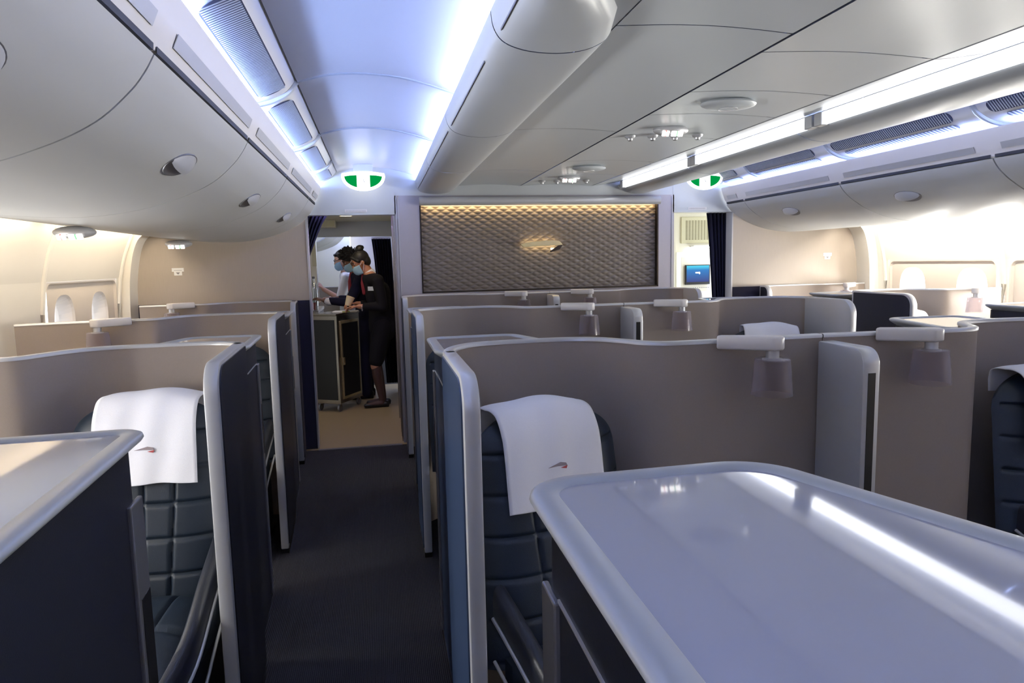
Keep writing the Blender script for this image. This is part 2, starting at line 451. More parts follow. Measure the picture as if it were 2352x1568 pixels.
# white strip light along the right cove
for (a, b), w in zip(((Y0+.1, 1.2), (1.3, 3.02), (3.16, 4.36), (4.48, 5.75)), ('behind the camera', 'longest length at top right', 'middle length', 'farthest length by the bulkhead')):
    r = empty('strip_light', (2.12, a, 2.19))
    MB().prism([(.0, .040), (.010, -.004), (.020, -.018), (.030, -.014), (.018, .0), (.012, .042)], 0, b-a, fn=lambda p, q, y: (p, y, q)).build('tube', 'strip', r)
    hb = MB(); hb.box(-.006, .036, -.06, -.002, -.02, .042); hb.build('bracket', 'silver', r, bevel=.004)
    hb = MB(); hb.box(-.006, .036, b-a+.002, b-a+.06, -.02, .042); hb.build('bracket', 'silver', r, bevel=.004)
    tag(r, 'white strip light along the right side of the centre ceiling, '+w, 'light', 'strip lights')

# ------------------------------------------------------------------ overhead bins
LB = smooth_path([(-.497, 2.050), (-.52, 2.01), (-.556, 1.965), (-.63, 1.90), (-.74, 1.845), (-.90, 1.795), (-1.11, 1.768), (-1.36, 1.776), (-1.60, 1.80)], 6)
FAS = [(-.535, 2.053), (-.488, 2.056), (-.484, 2.068), (-.470, 2.085), (-.452, 2.130), (-.437, 2.180), (-.437, 2.194), (-.455, 2.190), (-.56, 2.188), (-.56, 2.235)]
PAN = smooth_path([(-.535, 2.212), (-.455, 2.225), (-.395, 2.243), (-.340, 2.274), (-.302, 2.320)], 4)
def RX(prof): # right-hand version
    sh = lambda z: .02-.034*min(1, max(0, (z-1.90)/.14))
    return [(2*1.345-p[0], p[1]+sh(p[1])) for p in prof][::-1]
def xoL(y): return .02 if False else 0
def bin_handle(parent, side, y):
    """oval recess with a hinged paddle, lying in the bin door surface"""
    i = 20
    P = [Vector(p) for p in LB]
    # find the point with z ~ 1.915
    k = min(range(len(P)), key=lambda j: abs(P[j].y-1.905))
    p = P[k]; t = (P[k+1]-P[k-1]).normalized(); n = Vector((-t.y, t.x))
    if n.x < 0: n = -n
    def fn(a, b, c):  # a along y, b along door, c outwards
        q = p+t*b+n*c
        x = q.x if side < 0 else 2*1.345-q.x
        return (x, y+a, q.y+(0 if side < 0 else .019))
    el = [(.105*math.cos(2*PI*j/28), .056*math.sin(2*PI*j/28)) for j in range(28)]
    MB().prism(el, .010, .0145, fn=fn).build('handle_recess', 'silverd', parent, smooth=True)
    mb = MB(); rows = []
    for j in range(15):
        a = -.100+.200*j/14; h = .053*math.sqrt(max(0, 1-(a/.102)**2)); row = []
        for q in range(7):
            b = -h+(h*1.25)*q/6
            row.append(fn(a, b, .0145+.024*math.sin(PI*.5*q/6)*math.sqrt(max(0, 1-(a/.102)**2))))
        rows.append(row)
    mb.grid(rows).build('handle', 'silver', parent, smooth=True)

def overhead_bin(side, a, b, label, handle=True):
    f = (lambda pr: pr) if side < 0 else RX
    xc, zc = (-.8, 1.8) if side < 0 else (3.5, 1.82)
    r = empty('overhead_bin', (xc, (a+b)/2, zc))
    inv = Matrix.Translation((-xc, -(a+b)/2, -zc))
    def put(o): o.data.transform(inv); return o
    g = .0045
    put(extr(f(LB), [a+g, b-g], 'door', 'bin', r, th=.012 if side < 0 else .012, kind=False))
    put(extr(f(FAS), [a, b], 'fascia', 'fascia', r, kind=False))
    put(extr(f([(-.52, 2.0465), (-.4835, 2.050), (-.4825, 2.066)]), [a+.012, b-.012], 'door_gap', 'gap', r, kind=False))
    # label rail in the fascia
    q = f([(-.4685, 2.085), (-.4545, 2.118)])
    put(extr([(q[0][0]+(.003), q[0][1]), (q[1][0]+.003, q[1][1])] if side < 0 else [(q[0][0]-.003, q[0][1]), (q[1][0]-.003, q[1][1])], [a+.09, b-.07], 'label_rail', 'silver', r, th=.002 if side < 0 else -.002, kind=False))
    # end lining between neighbouring doors
    for ya, yb in ((a, a+.03), (b-.03, b)):
        put(extr(f([(p[0]-.001, p[1]+.001) for p in LB]), [ya, yb], 'seam_strip', 'seam', r, kind=False))
    if handle:
        h0 = set(r.children)
        bin_handle(r, side, handle)
        for c in set(r.children)-h0: put(c)
    tag(r, label, 'bin', 'left overhead bins' if side < 0 else 'right overhead bins')
    return r
for (a, b, h, lab) in ((-.7, .55, -.1, 'white curved overhead bin on the left behind the camera'),
                       (.55, 1.77, 1.245, 'white curved left overhead bin filling the top left corner'),
                       (1.77, 2.93, 2.46, 'white curved left overhead bin with oval latch, first full one in view'),
                       (2.93, 4.11, 3.73, 'white curved left overhead bin, third in line towards the bulkhead'),
                       (4.11, 5.37, 5.02, 'white curved left overhead bin with the latch nearest the left bulkhead')):
    overhead_bin(-1, a, b, lab, h)
overhead_bin(-1, 5.37, 5.90, 'narrow latchless end section of the left overhead bins at the bulkhead', None)
for (a, b, h, lab) in ((-.7, .55, -.1, 'white curved overhead bin on the right behind the camera'),
                       (.55, 1.86, 1.2, 'white curved overhead bin on the right out past the frame edge'),
                       (1.86, 3.10, 2.5, 'white curved right overhead bin cut by the right picture edge'),
                       (3.10, 4.31, 3.84, 'white curved right overhead bin with the larger oval latch in view'),
                       (4.31, 5.58, 5.09, 'white curved right overhead bin with the latch nearest the right bulkhead')):
    overhead_bin(1, a, b, lab, h)
overhead_bin(1, 5.58, 5.90, 'narrow latchless end section of the right overhead bins at the bulkhead', None)

# sloped lit panels above the bins, with air grilles
def air_grille(side, a, b, t0, t1, n, label):
    f = (lambda pr: pr) if side < 0 else RX
    P = [Vector(p) for p in f(PAN)] if side < 0 else [Vector(p) for p in RX(PAN)][::-1]
    N = len(P)-1
    def at(t):
        k = min(int(t*N), N-1); u = t*N-k; q = P[k].lerp(P[k+1], u); d = (P[k+1]-P[k]).normalized()
        nn = Vector((-d.y, d.x))
        if nn.y > 0: nn = -nn
        return q, d, nn
    q0, d0, n0 = at((t0+t1)/2)
    r = empty('air_grille', (q0.x, (a+b)/2, q0.y))
    half = (at(t1)[0]-at(t0)[0]).length/2
    def fn(u, v, w): return (d0.x*v+n0.x*w, u, d0.y*v+n0.y*w)
    L = (b-a)/2
    poly = round_poly([(-L, -half), (L, -half), (L, half), (-L, half)], half*.9, 5)
    MB().prism(poly, .0015, .003, fn=fn).build('duct_screen', M['grilledark'], r)
    mb = MB()
    for k in range(n):
        u = -L+.02+(2*L-.04)*k/(n-1); w = (2*L)/n*.20
        mb.prism([(u-w, -half*.92), (u+w, -half*.92), (u+w, half*.92), (u-w, half*.92)], .003, .0042, fn=fn)
    mb.build('slats', 'ceil', r)
    tag(r, label, 'air grille', 'left ceiling grilles' if side < 0 else 'right ceiling grilles')
M['grilledark'] = mat('grille_shadow', srgb(62, 66, 88), .6, noise=.05)
gl = [(.66, 1.78), (1.98, 2.98), (3.16, 4.14), (4.34, 5.2), (5.35, 5.8)]
gw = ['in the nearest ceiling bay', 'in the second bay, long and lit blue', 'in the third bay', 'in the fourth bay', 'shortest one by the bulkhead']
for y0, y1 in split((Y0, 5.9), (.6, 1.88, 3.07, 4.24, 5.28), .005):
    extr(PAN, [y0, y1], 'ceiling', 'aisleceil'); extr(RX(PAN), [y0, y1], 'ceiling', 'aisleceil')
for (a, b), w in zip(gl, gw):
    air_grille(-1, a, b, .30, .78, 64 if b-a > .8 else 36, 'ribbed air grille above the left bins, '+w)
gr = [(1.3, 1.95), (2.1, 3.0), (3.22, 4.2), (4.4, 5.3), (5.46, 5.84)]
gw = ['hidden past the right edge', 'cut by the right picture edge', 'longest one in view', 'middle one', 'shortest one beside the exit sign']
for (a, b), w in zip(gr, gw):
    air_grille(1, a, b, .64, .92, 60 if b-a > .5 else 26, 'upper fine air grille above the right bins, '+w)
    air_grille(1, a+.03, b-.05, .32, .55, 34 if b-a > .5 else 16, 'lower coarse air grille above the right bins, '+w)
for y in (.6, 1.88, 3.07, 4.24, 5.28):
    for pr in (PAN, RX(PAN)):
        struct(MB().tube([(p[0], y, p[1]-.003) for p in pr], .014, 8).build('trim_6', 'ceil', smooth=True))
# dark gap lines between the lit panel and aisle ceiling
struct(MB().box(-.313, -.292, Y0, YB, 2.322, 2.33).build('trim_7', 'gap'))
struct(MB().box(3.0, 3.03, Y0, YB, 2.335, 2.345).build('trim_7', 'gap'))

# ------------------------------------------------------------------ side walls with window panels
WLP = smooth_path([(-1.66, 1.93), (-1.78, 1.90), (-1.84, 1.80), (-1.90, 1.65), (-1.94, 1.49)], 5)
WLM = [(-1.94, 1.49), (-1.962, 1.30), (-1.965, 1.05), (-1.955, .86)]
WLB = smooth_path([(-1.955, .86), (-1.93, .6), (-1.85, .3), (-1.72, 0)], 5)
RXW = lambda prof: [(2.745-p[0], p[1]) for p in prof][::-1]
PZ0, PZ1 = .86, 1.49
def side_wall(side, panels):
    f = (lambda p: p) if side < 0 else RXW
    nm = 'wall_left' if side < 0 else 'wall_right'
    ys = (Y0, YB)
    extr(f(WLP), [ys[0], ys[1]], nm, 'side'); extr(f(WLB), [ys[0], ys[1]], nm, 'side')
    y = ys[0]
    for a, b in panels+[(ys[1], ys[1])]:
        if a-y > .001: extr(f(WLM), [y, a], nm, 'side')
        y = b
    for y in sorted([p[0]-.05 for p in panels]+[p[1]+.05 for p in panels]):
        pr = [(p[0]+.002, p[1]) for p in WLP+WLM+WLB]
        struct(MB().tube([(p[0], y, p[1]) for p in f(pr)], .016, 8).build('trim_8', 'side', smooth=True))
wn = [0]
def win_panel(side, a, b, wins):
    xt, xb = -1.945, -1.962
    def fn(u, z, w):   # u along y, w outwards (away from cabin)
        t = (PZ1-z)/(PZ1-PZ0); x = xt+(xb-xt)*t-w
        return (x if side < 0 else 2.745-x, u, z)
    wn[0] += 1
    bm = bmesh.new()
    def loop(poly, w):
        vs = [bm.verts.new(fn(p[0], p[1], w)) for p in poly]
        return vs, [bm.edges.new((vs[i], vs[(i+1) % len(vs)])) for i in range(len(vs))]
    outer0 = [(a, PZ0), (b, PZ0), (b, PZ1), (a, PZ1)]
    frame = round_poly([(a+.012, PZ0+.02), (b-.012, PZ0+.02), (b-.012, PZ1-.012), (a+.012, PZ1-.012)], .05, 6)
    # flange
    v0, e0 = loop(outer0, 0); v1, e1 = loop(frame, 0)
    bmesh.ops.triangle_fill(bm, edges=e0+e1, use_beauty=True)
    # bevel step
    fr2 = offset_poly(frame, .012); v2, e2 = loop(fr2, .016)
    n = len(v1)
    for i in range(n): bm.faces.new((v1[i], v1[(i+1) % n], v2[(i+1) % n], v2[i]))
    es = list(e2)
    rings = []
    for yc, zc in wins:
        wp = [(yc+.15*math.copysign(abs(math.cos(t))**.75, math.cos(t)), zc+.205*math.copysign(abs(math.sin(t))**.75, math.sin(t))) for t in [2*PI*k/36 for k in range(36)]]
        vv, ee = loop(wp, .016); es += ee; rings.append((vv, yc, zc))
    bmesh.ops.triangle_fill(bm, edges=es, use_beauty=True)
    for vv, yc, zc in rings:
        prev = vv
        for s_, w in ((.95, .03), (.78, .10), (.74, .125)):
            cur = [bm.verts.new(fn(yc+(.15*s_)*math.copysign(abs(math.cos(t))**.75, math.cos(t)), zc+(.205*s_)*math.copysign(abs(math.sin(t))**.75, math.sin(t)), w)) for t in [2*PI*k/36 for k in range(36)]]
            for i in range(36): bm.faces.new((prev[i], prev[(i+1) % 36], cur[(i+1) % 36], cur[i]))
            prev = cur
    bmesh.ops.recalc_face_normals(bm, faces=bm.faces)
    me = bpy.data.meshes.new('window_panel'); bm.to_mesh(me); bm.free(); me.materials.append(M['wpanel'])
    o = bpy.data.objects.new('window_%d' % wn[0], me); COL.objects.link(o); struct(o)
    for yc, zc in wins:
        gp = [(yc+.113*math.copysign(abs(math.cos(t))**.75, math.cos(t)), zc+.154*math.copysign(abs(math.sin(t))**.75, math.sin(t))) for t in [2*PI*k/36 for k in range(36)]]
        MB().prism(gp, .118, .124, fn=fn).build('pane', 'panewin', o)
side_wall(-1, [(.85, 1.98), (2.1, 3.23), (4.53, 5.655)])
for a, b in ((.85, 1.98), (2.1, 3.23)):
    win_panel(-1, a, b, [(a+.27, 1.20), (b-.27, 1.20)])
win_panel(-1, 4.53, 5.655, [(4.80, 1.20), (5.36, 1.20)])
side_wall(1, [(.85, 1.98), (2.1, 3.23), (3.35, 4.38), (4.49, 5.63)])
for a, b in ((.85, 1.98), (2.1, 3.23), (3.35, 4.38), (4.49, 5.63)):
    win_panel(1, a, b, [(a+.24, 1.22), (b-.27, 1.22)])
# closing arch between sidewall and bulkhead
ARC = smooth_path([(-1.70, 1.86), (-1.79, 1.79), (-1.84, 1.68), (-1.875, 1.5), (-1.89, 1.3), (-1.895, 1.05), (-1.88, .7), (-1.80, .35), (-1.68, 0)], 5)
for f in ((lambda p: p), (lambda p: [(2.69-q[0], q[1]) for q in p][::-1])):
    mb = MB(); pr = f(ARC); ex = f([(p[0]-.09, p[1]+.02) for p in ARC])
    mb.grid([[(p[0], y, p[1]) for p in pr] for y in (5.74, YB)])
    mb.grid([[(p[0], 5.74, p[1]) for p in pr], [(p[0], 5.74, p[1]) for p in ex]])
    struct(mb.build('trim_9', 'side', smooth=True))
# bin underside back to the wall
UB = [(-1.60, 1.80), (-1.66, 1.815), (-1.70, 1.835), (-1.70, 1.86)]
extr(UB, [Y0, YB], 'ceiling', 'bin'); extr(RX(UB), [Y0, YB], 'ceiling', 'bin')
# warm wall wash lights behind the bin edge
for side in (-1, 1):
    for (a, b), w in zip(((Y0+.1, .9), (1.0, 2.5), (2.6, 4.2), (4.3, 5.70)), ('behind the camera', 'nearest', 'second', 'farthest, ending at the bulkhead arch')):
        x = -1.735 if side < 0 else 2.69+1.735
        strip_thing('wall_wash_light', 'warm wash light hidden above the %s window wall, %s length' % ('left' if side < 0 else 'right', w), 'light', 'ledwash' if side < 0 else 'ledwashr', (x-.012, x+.012, a, b, 1.872+(.0 if side < 0 else .0), 1.882), 'left wall wash lights' if side < 0 else 'right wall wash lights')

# ------------------------------------------------------------------ walls
struct(MB().box(-2.2, 5.0, Y0-.06, Y0, 0, 2.42).build('wall_back', 'beigewall'))
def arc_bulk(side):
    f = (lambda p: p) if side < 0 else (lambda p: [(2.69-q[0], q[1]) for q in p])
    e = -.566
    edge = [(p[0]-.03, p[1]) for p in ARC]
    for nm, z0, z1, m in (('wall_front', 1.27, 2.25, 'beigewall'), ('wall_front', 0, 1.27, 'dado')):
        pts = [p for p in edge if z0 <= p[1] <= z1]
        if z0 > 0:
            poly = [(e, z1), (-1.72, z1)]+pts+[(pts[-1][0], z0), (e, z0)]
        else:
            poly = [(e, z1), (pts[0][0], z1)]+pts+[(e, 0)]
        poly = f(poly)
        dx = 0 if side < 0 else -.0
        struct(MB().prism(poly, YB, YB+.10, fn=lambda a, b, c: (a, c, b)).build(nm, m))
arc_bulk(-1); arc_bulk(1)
# metal corner strips of the side bulkheads
struct(MB().box(-.572, -.560, YB-.006, YB+.105, 0, 1.97).build('trim_10', 'silver'))
struct(MB().box(3.245, 3.257, YB-.006, YB+.105, 0, 1.97).build('trim_10', 'silver'))
# centre monument
CX0, CX1 = .158, 2.672
mb = MB()
PX0, PX1, PZa, PZb = .365, 2.52, 1.298, 2.052
mb.box(CX0, PX0, YB, YB+.04, 0, 2.125).box(PX1, CX1, YB, YB+.04, 0, 2.125).box(PX0, PX1, YB, YB+.04, 0, PZa).box(PX0, PX1, YB, YB+.04, PZb, 2.125)
mb.box(CX0, CX0+.03, YB+.04, 7.3, 0, 2.125).box(CX1-.03, CX1, YB+.04, 7.3, 0, 2.125).box(CX0, CX1, 7.3, 7.33, 0, 2.125)
struct(mb.build('wall_front', 'greywall'))
struct(MB().box(CX0+.01, CX1-.01, YB+.002, YB+.10, 2.125, 2.40).build('wall_front', 'ceil'))
struct(MB().box(CX0+.03, CX1-.03, YB+.06, YB+.08, 1.2, 2.12).build('wall_front', 'greywall'))
for x in (CX0+.012, CX0+.03, CX1-.02):
    struct(MB().box(x-.004, x+.004, YB-.005, YB, 0, 2.11).build('trim_11', 'silver'))
for y in (5.97, 6.15, 6.3, 6.9):
    struct(MB().box(CX0-.012, CX0, y, y+.035, 0, 2.06).build('trim_12', 'steel'))
# wavy relief panel
W_, H_ = PX1-PX0-.03, PZb-PZa-.03
nx, nz = 340, 190
rows = []
for j in range(nz+1):
    z = PZa+.015+H_*j/nz; row = []
    for i in range(nx+1):
        x = PX0+.015+W_*i/nx
        # rows of lens-shaped scales between ridges that swing in opposite phase
        r_ = (z-PZa)/.026; cw = .32*math.cos(2*PI*(x-PX0)/.092)
        k = int(math.floor(r_)); rk = lambda q: q+(cw if q % 2 == 0 else -cw)
        if r_ < rk(k): k -= 1
        elif r_ >= rk(k+1): k += 1
        gp = rk(k+1)-rk(k); t = min(1, max(0, (r_-rk(k))/gp))
        h = (gp/1.64)*math.sin(PI*t)**.9
        row.append((x, YB+.046-.0085*h, z))
    rows.append(row)
pan = MB().grid(rows).build('relief_artwork', mat('relief_taupe', srgb(104, 96, 89), .45, noise=.03, nscale=60), smooth=True, angle=80, weld=False)
tag(pan, 'large taupe wall panel with a wavy scale relief on the centre bulkhead', 'wall panel')
fr = MB()
fr.box(PX0, PX1, YB-.004, YB+.05, PZa, PZa+.012).box(PX0, PX0+.012, YB-.004, YB+.05, PZa, PZb).box(PX1-.012, PX1, YB-.004, YB+.05, PZa, PZb)
struct(fr.build('trim_13', 'golddark'))
# pelmet with warm light above the panel
r = empty('pelmet_light', ((PX0+PX1)/2, YB-.03, 2.06))
L = (PX1-PX0)/2
MB().prism(round_poly([(-.035, -.022), (.03, -.022), (.03, .05), (-.035, .05)], .03, 5), -L, L, fn=lambda a, b, c: (c, a, b)).build('cover', 'silver', r, smooth=True)
MB().box(-L+.03, L-.03, .03, .062, -.016, -.006).build('tube', 'ledwarm', r)
tag(r, 'rounded silver pelmet with warm downlight across the top of the wavy panel', 'light')

# airline emblem on the panel: ribbon with folded tip
r = empty('emblem', (1.42, YB+.0, 1.69))
def em(pts, y0, y1, name, m):
    return MB().prism(pts, y0, y1, fn=lambda a, b, c: (a, c, b)).build(name, m, r, bevel=.002)
body = smooth_path([(-.19, .012), (-.10, .030), (.05, .040), (.13, .040), (.165, .030), (.192, .000)], 5)
low = smooth_path([(.15, -.004), (.05, -.006), (-.08, -.010), (-.165, -.016)], 5)
em([(p[0], p[1]) for p in body+low], -.03, -.012, 'ribbon', 'gold')
em([(.192, .0), (.150, -.004), (.070, -.055), (.085, -.062), (.165, -.040)], -.026, -.010, 'fold', 'golddark')
MB().box(-.15, .14, .004, .010, -.0, .02).build('back_light', glow('emblem_backlight', (1, .74, .40, 1), 15), r)
MB().box(.09, .15, .004, .010, -.04, -.025).build('back_light', glow('emblem_backlight_tip', (1, .74, .40, 1), 9), r)
for x in (-.1, .1): pass
MB().box(-.12, -.11, -.012, .036, .0, .01).box(.10, .11, -.012, .036, .0, .01).build('standoff', 'golddark', r)
tag(r, 'gold backlit ribbon-shaped airline emblem mounted on the wavy panel', 'emblem')

# headers over both doorways and arch panel
for x0, x1, z in ((-.60, CX0+.01, 1.968), (CX1-.01, 3.29, 1.968)):
    struct(MB().box(x0, x1, YB+.0, YB+.12, z, 2.40).build('wall_front', 'ceil'))
for c in (-.13, 2.93):
    r = empty('notice_label', (c-.03, YB-.001, 2.0))
    MB().box(-.09, .09, -.001, 0, -.012, .012).build('plate', 'fascia', r)
    mb = MB()
    for k in range(14): mb.box(-.082+k*.0118, -.075+k*.0118, -.002, -.001, -.007, .007)
    mb.build('lettering', 'silver', r)
    tag(r, 'small faint lettered notice above the %s doorway' % ('left' if c < 1 else 'right'), 'notice')
# side bulkhead placards
for x, lab, z in ((-1.577, 'left', 1.53), (4.25, 'right', 1.54)):
    r = empty('placard', (x, YB-.001, z))
    MB().box(-.045, .045, -.002, 0, .0, .03).box(-.03, .03, -.002, 0, -.03, .0).build('plate', 'white', r)
    MB().prism([(-.016, -.006), (.016, -.006), (0, -.022)], -.003, -.002, fn=lambda a, b, c: (a, c, b)).build('arrow', 'silverd', r)
    MB().box(-.03, .03, -.003, -.002, .008, .013).build('lettering', 'silver', r)
    tag(r, 'small white T-shaped sticker with down arrow on the %s bulkhead' % lab, 'sticker')

# exit signs
def exit_sign(x, y, ztop, zc, lab, sc=1.0):
    r = empty('exit_sign', (x, y, zc))
    a, h = .172*sc, .115*sc
    def half(ax, hz, top, n=24):
        return [(ax*math.cos(PI+PI*k/n), top+hz*math.sin(PI+PI*k/n)) for k in range(n+1)]
    out = half(a, h, .0)+[(a*.97, .022), (a*.5, .034), (0, .037), (-a*.5, .034), (-a*.97, .022)]
    def pr(poly, y0, y1, nm, m): return MB().prism(poly, y0, y1, fn=lambda p, q, c: (p, c, q)).build(nm, m, r)
    pr(out, -.012, .012, 'body', 'signwhite')
    def sect(s):
        pts = []
        for k in range(13):
            t = PI+PI*(k/12)*.5
            px, pz = (a*.86)*math.cos(t), -.002+(h*.80)*math.sin(t)
            if px < -a*.30: pts.append((px, pz))
        zb = -.002-(h*.80)*math.sqrt(1-(.30/.86)**2)
        pts = pts+[(-a*.30, zb), (-a*.30, .008), (-a*.6, .005)]
        return [(s*p[0], p[1]) for p in pts]
    pr(sect(1), -.0135, -.012, 'green_field', 'green'); pr(sect(-1), -.0135, -.012, 'green_field', 'green')
    mb = MB()  # faint running figure
    for (p0, p1) in (((-.002, -.02), (.006, -.04)), ((.006, -.04), (.002, -.056)), ((.006, -.04), (.014, -.054)), ((-.006, -.034), (.008, -.030))):
        mb.tube([(p0[0], -.0125, p0[1]), (p1[0], -.0125, p1[1])], .002, 6)
    mb.build('running_figure', 'silver', r)
    pr([(-.075*sc, .03), (.075*sc, .03), (.078*sc, ztop-zc), (-.078*sc, ztop-zc)], -.008, .008, 'hanger', 'white')
    tag(r, lab, 'exit sign', 'exit signs')
    return r
exit_sign(-.085, 5.72, 2.352, 2.258, 'green and white half-round exit sign hanging over the left aisle')
exit_sign(2.865, 5.72, 2.36, 2.262, 'green and white half-round exit sign hanging over the right aisle')

# ------------------------------------------------------------------ ceiling fittings
def sign_unit(x, y, z, lab, tilt=0, yaw_=0):
    r = empty('seat_belt_sign', (x, y, z)); r.rotation_euler = (0, tilt, 0)
    MB().ell((0, 0, 0), (.095, .050, .030), nu=28).build('housing', 'silver', r, smooth=True)
    # lit icons, on the face looking to the front rows
    xf = Matrix.Rotation(math.radians(38), 4, 'X')
    def lit(x0, x1, m, nm, e=0): MB().box(x0, x1, -.003, .004, -.013+e, .013-e, Matrix.Translation((0, -.040, -.024)) @ xf).build(nm, m, r)
    lit(-.062, -.026, 'signwarm', 'icon'); lit(-.047, -.041, 'signred', 'icon_bar', -.001)
    lit(-.012, .013, 'signwarm', 'icon'); lit(.015, .018, 'signgreen', 'icon_bar', .001); lit(.022, .048, 'signwarm', 'icon')
    tag(r, lab, 'sign', 'seat belt signs')
    return r
sign_unit(1.50, 3.37, 2.200, 'oval seat belt sign with lit icons, nearer one on the centre ceiling')
sign_unit(1.52, 5.35, 2.200, 'oval seat belt sign with lit icons, farther one on the centre ceiling')
sign_unit(-1.40, 3.60, 1.734, 'oval seat belt sign under the left bins, nearer one')
sign_unit(-1.43, 5.44, 1.734, 'oval seat belt sign under the left bins, beside the left bulkhead')
def nozzle(x, y, z, lab):
    r = empty('air_nozzle', (x, y, z))
    MB().lathe([(.0, -.022), (.014, -.022), (.016, -.012), (.026, -.006), (.03, .003)], (0, 0, 0), 18).build('ring', 'silver', r, smooth=True)
    MB().lathe([(.0, -.0235), (.009, -.0235), (.010, -.0215)], (0, 0, 0), 14).build('jet', 'black', r)
    tag(r, lab, 'air nozzle', 'ceiling air nozzles')
for (y, w) in ((3.58, 'nearer'), (5.6, 'farther')):
    for k, t in enumerate(('leftmost', 'second from left', 'third from left', 'rightmost')):
        nozzle(1.36+.12*k, y-.02*k, 2.205, 'round air nozzle behind the %s centre seat belt sign, %s in row' % (w, t))
for (y, w) in ((2.80, 'nearer'), (4.79, 'farther')):
    r = empty('ceiling_dome', (1.51, y, 2.203))
    MB().ell((0, 0, 0), (.125, .085, .022), nu=30).build('lens', 'ceil', r, smooth=True)
    MB().lathe([(.0, .002), (.04, .002), (.04, -.0)], (0, 0, -.0222), 20).build('centre_disc', 'fascia', r)
    tag(r, 'flat oval white dome on the centre ceiling, %s one' % w, 'ceiling dome', 'ceiling domes')

# ------------------------------------------------------------------ suites
SH = 1.29
def post_mesh(root, s, length, ht, m_panel, wid=.040, rc=.085):
    """aisle wing: silver frame with rounded top front corner and a coloured infill"""
    poly = round_poly([(0, .03), (0, ht), (length, ht), (length, .03)], [.01, rc, .01, .01], 8)
    fn = lambda v, z, u: (s*u, v, z)
    MB().prism(poly, 0, wid, fn=fn).build('wing_frame', 'silver', root, bevel=.006, seg=2, smooth=True)
    inn = round_poly([(.022, .05), (.022, ht-.012), (length-.022, ht-.012), (length-.022, .05)], [.01, rc*.85, .006, .006], 8)
    MB().prism(inn, -.004, .002, fn=fn).build('wing_panel', m_panel, root, smooth=True)
    MB().box(min(0, s*wid), max(0, s*wid), .02, length-.02, .0, .03).build('wing_foot', 'black', root)

def suite_shell(xa, y, s, label, path, group, ht=SH, plen=.5, m_panel='navy', rz=0, th=.028, ysc=1.0, umax=None):
    root = empty('suite_shell', (xa, y, 0), rz)
    post_mesh(root, s, plen, ht, m_panel)
    pts = smooth_path([(u, v*ysc) for u, v in path], 7)
    P = [(s*p.x, p.y) for p in pts]
    tt = th if s > 0 else -th
    ribbon_wall(P, .0, ht-.012, tt, 'curved_panel', 'shell', root)
    # silver capping rail, slightly wider than the panel
    n = len(P); V = [Vector(p) for p in P]; A, B = [], []
    for i in range(n):
        t = (V[min(i+1, n-1)]-V[max(i-1, 0)]).normalized(); nn = Vector((-t.y, t.x))*(1 if s > 0 else -1)
        A.append(V[i]-nn*.003); B.append(V[i]+nn*(th+.003))
    mb = MB(); ring = []
    rows = [[(a.x, a.y, ht-.012), (a.x, a.y, ht-.003), (a.x*.85+b.x*.15, a.y*.85+b.y*.15, ht), (a.x*.15+b.x*.85, a.y*.15+b.y*.85, ht), (b.x, b.y, ht-.003), (b.x, b.y, ht-.012), (a.x, a.y, ht-.012)] for a, b in zip(A, B)]
    mb.grid(rows); mb.build('capping_rail', 'silver', root, smooth=True, angle=60)
    return tag(root, label, 'suite wall', group)

PATH_C = [(.035, .46), (.045, .56), (.11, .655), (.21, .69), (.33, .70), (.44, .695), (.53, .66), (.59, .585), (.64, .505), (.71, .465), (.83, .462), (1.03, .475), (1.26, .488)]
PATH_CA = [(.035, .42), (.045, .52)]+PATH_C[2:]
def reading_lamp(x, y, z, dx, lab, dy=-.13, ang=0):
    """white swing arm hooked over the panel rail, ending in a clear bell shade. dx>0 arm points to +x"""
    r = empty('reading_lamp', (x, y, z))
    s = 1 if dx > 0 else -1
    top = round_poly([(-s*.03, .0), (s*.11, -.055), (s*.140, -.075), (s*.125, -.118), (s*.085, -.118), (-s*.055, -.012)], [.008, .03, .03, .03, .02, .008], 5)
    MB().prism(top, -.040, .004).build('arm', 'lampwhite', r, bevel=.010, seg=3, smooth=True)
    cx, cy = s*.102, -.084
    MB().lathe([(.0, .004), (.020, .004), (.020, -.02), (.030, -.022), (.030, -.028), (0, -.028)], (cx, cy, -.044), 20).build('shade_holder', 'silver', r, smooth=True)
    prof = [(.012, -.012), (.046, -.013), (.053, -.016), (.054, -.030), (.0555, -.034), (.063, -.128), (.061, -.128), (.0535, -.034), (.052, -.020), (.012, -.016)]
    MB().lathe(prof, (cx, cy, -.052), 32).build('shade', 'lampglass', r, smooth=True, angle=50)
    tag(r, lab, 'lamp', 'reading lamps')
    return r

def divider(x, y, z, lab):
    r = empty('privacy_divider', (x, y, 0))
    L = .22; w = .058
    poly = round_poly([(-L, .0), (-L, z), (0, z), (0, 0)], [.0, .05, .0, .0], 8)
    fn = lambda v, zz, u: (u, v, zz)
    MB().prism(poly, -w/2, w/2, fn=fn).build('post', 'silver', r, bevel=.006, smooth=True)
    MB().box(-.0125, .0125, -L-.0015, -L+.004, .2, z-.075).build('screen_slot', 'black', r)
    tag(r, lab, 'divider', 'privacy dividers')

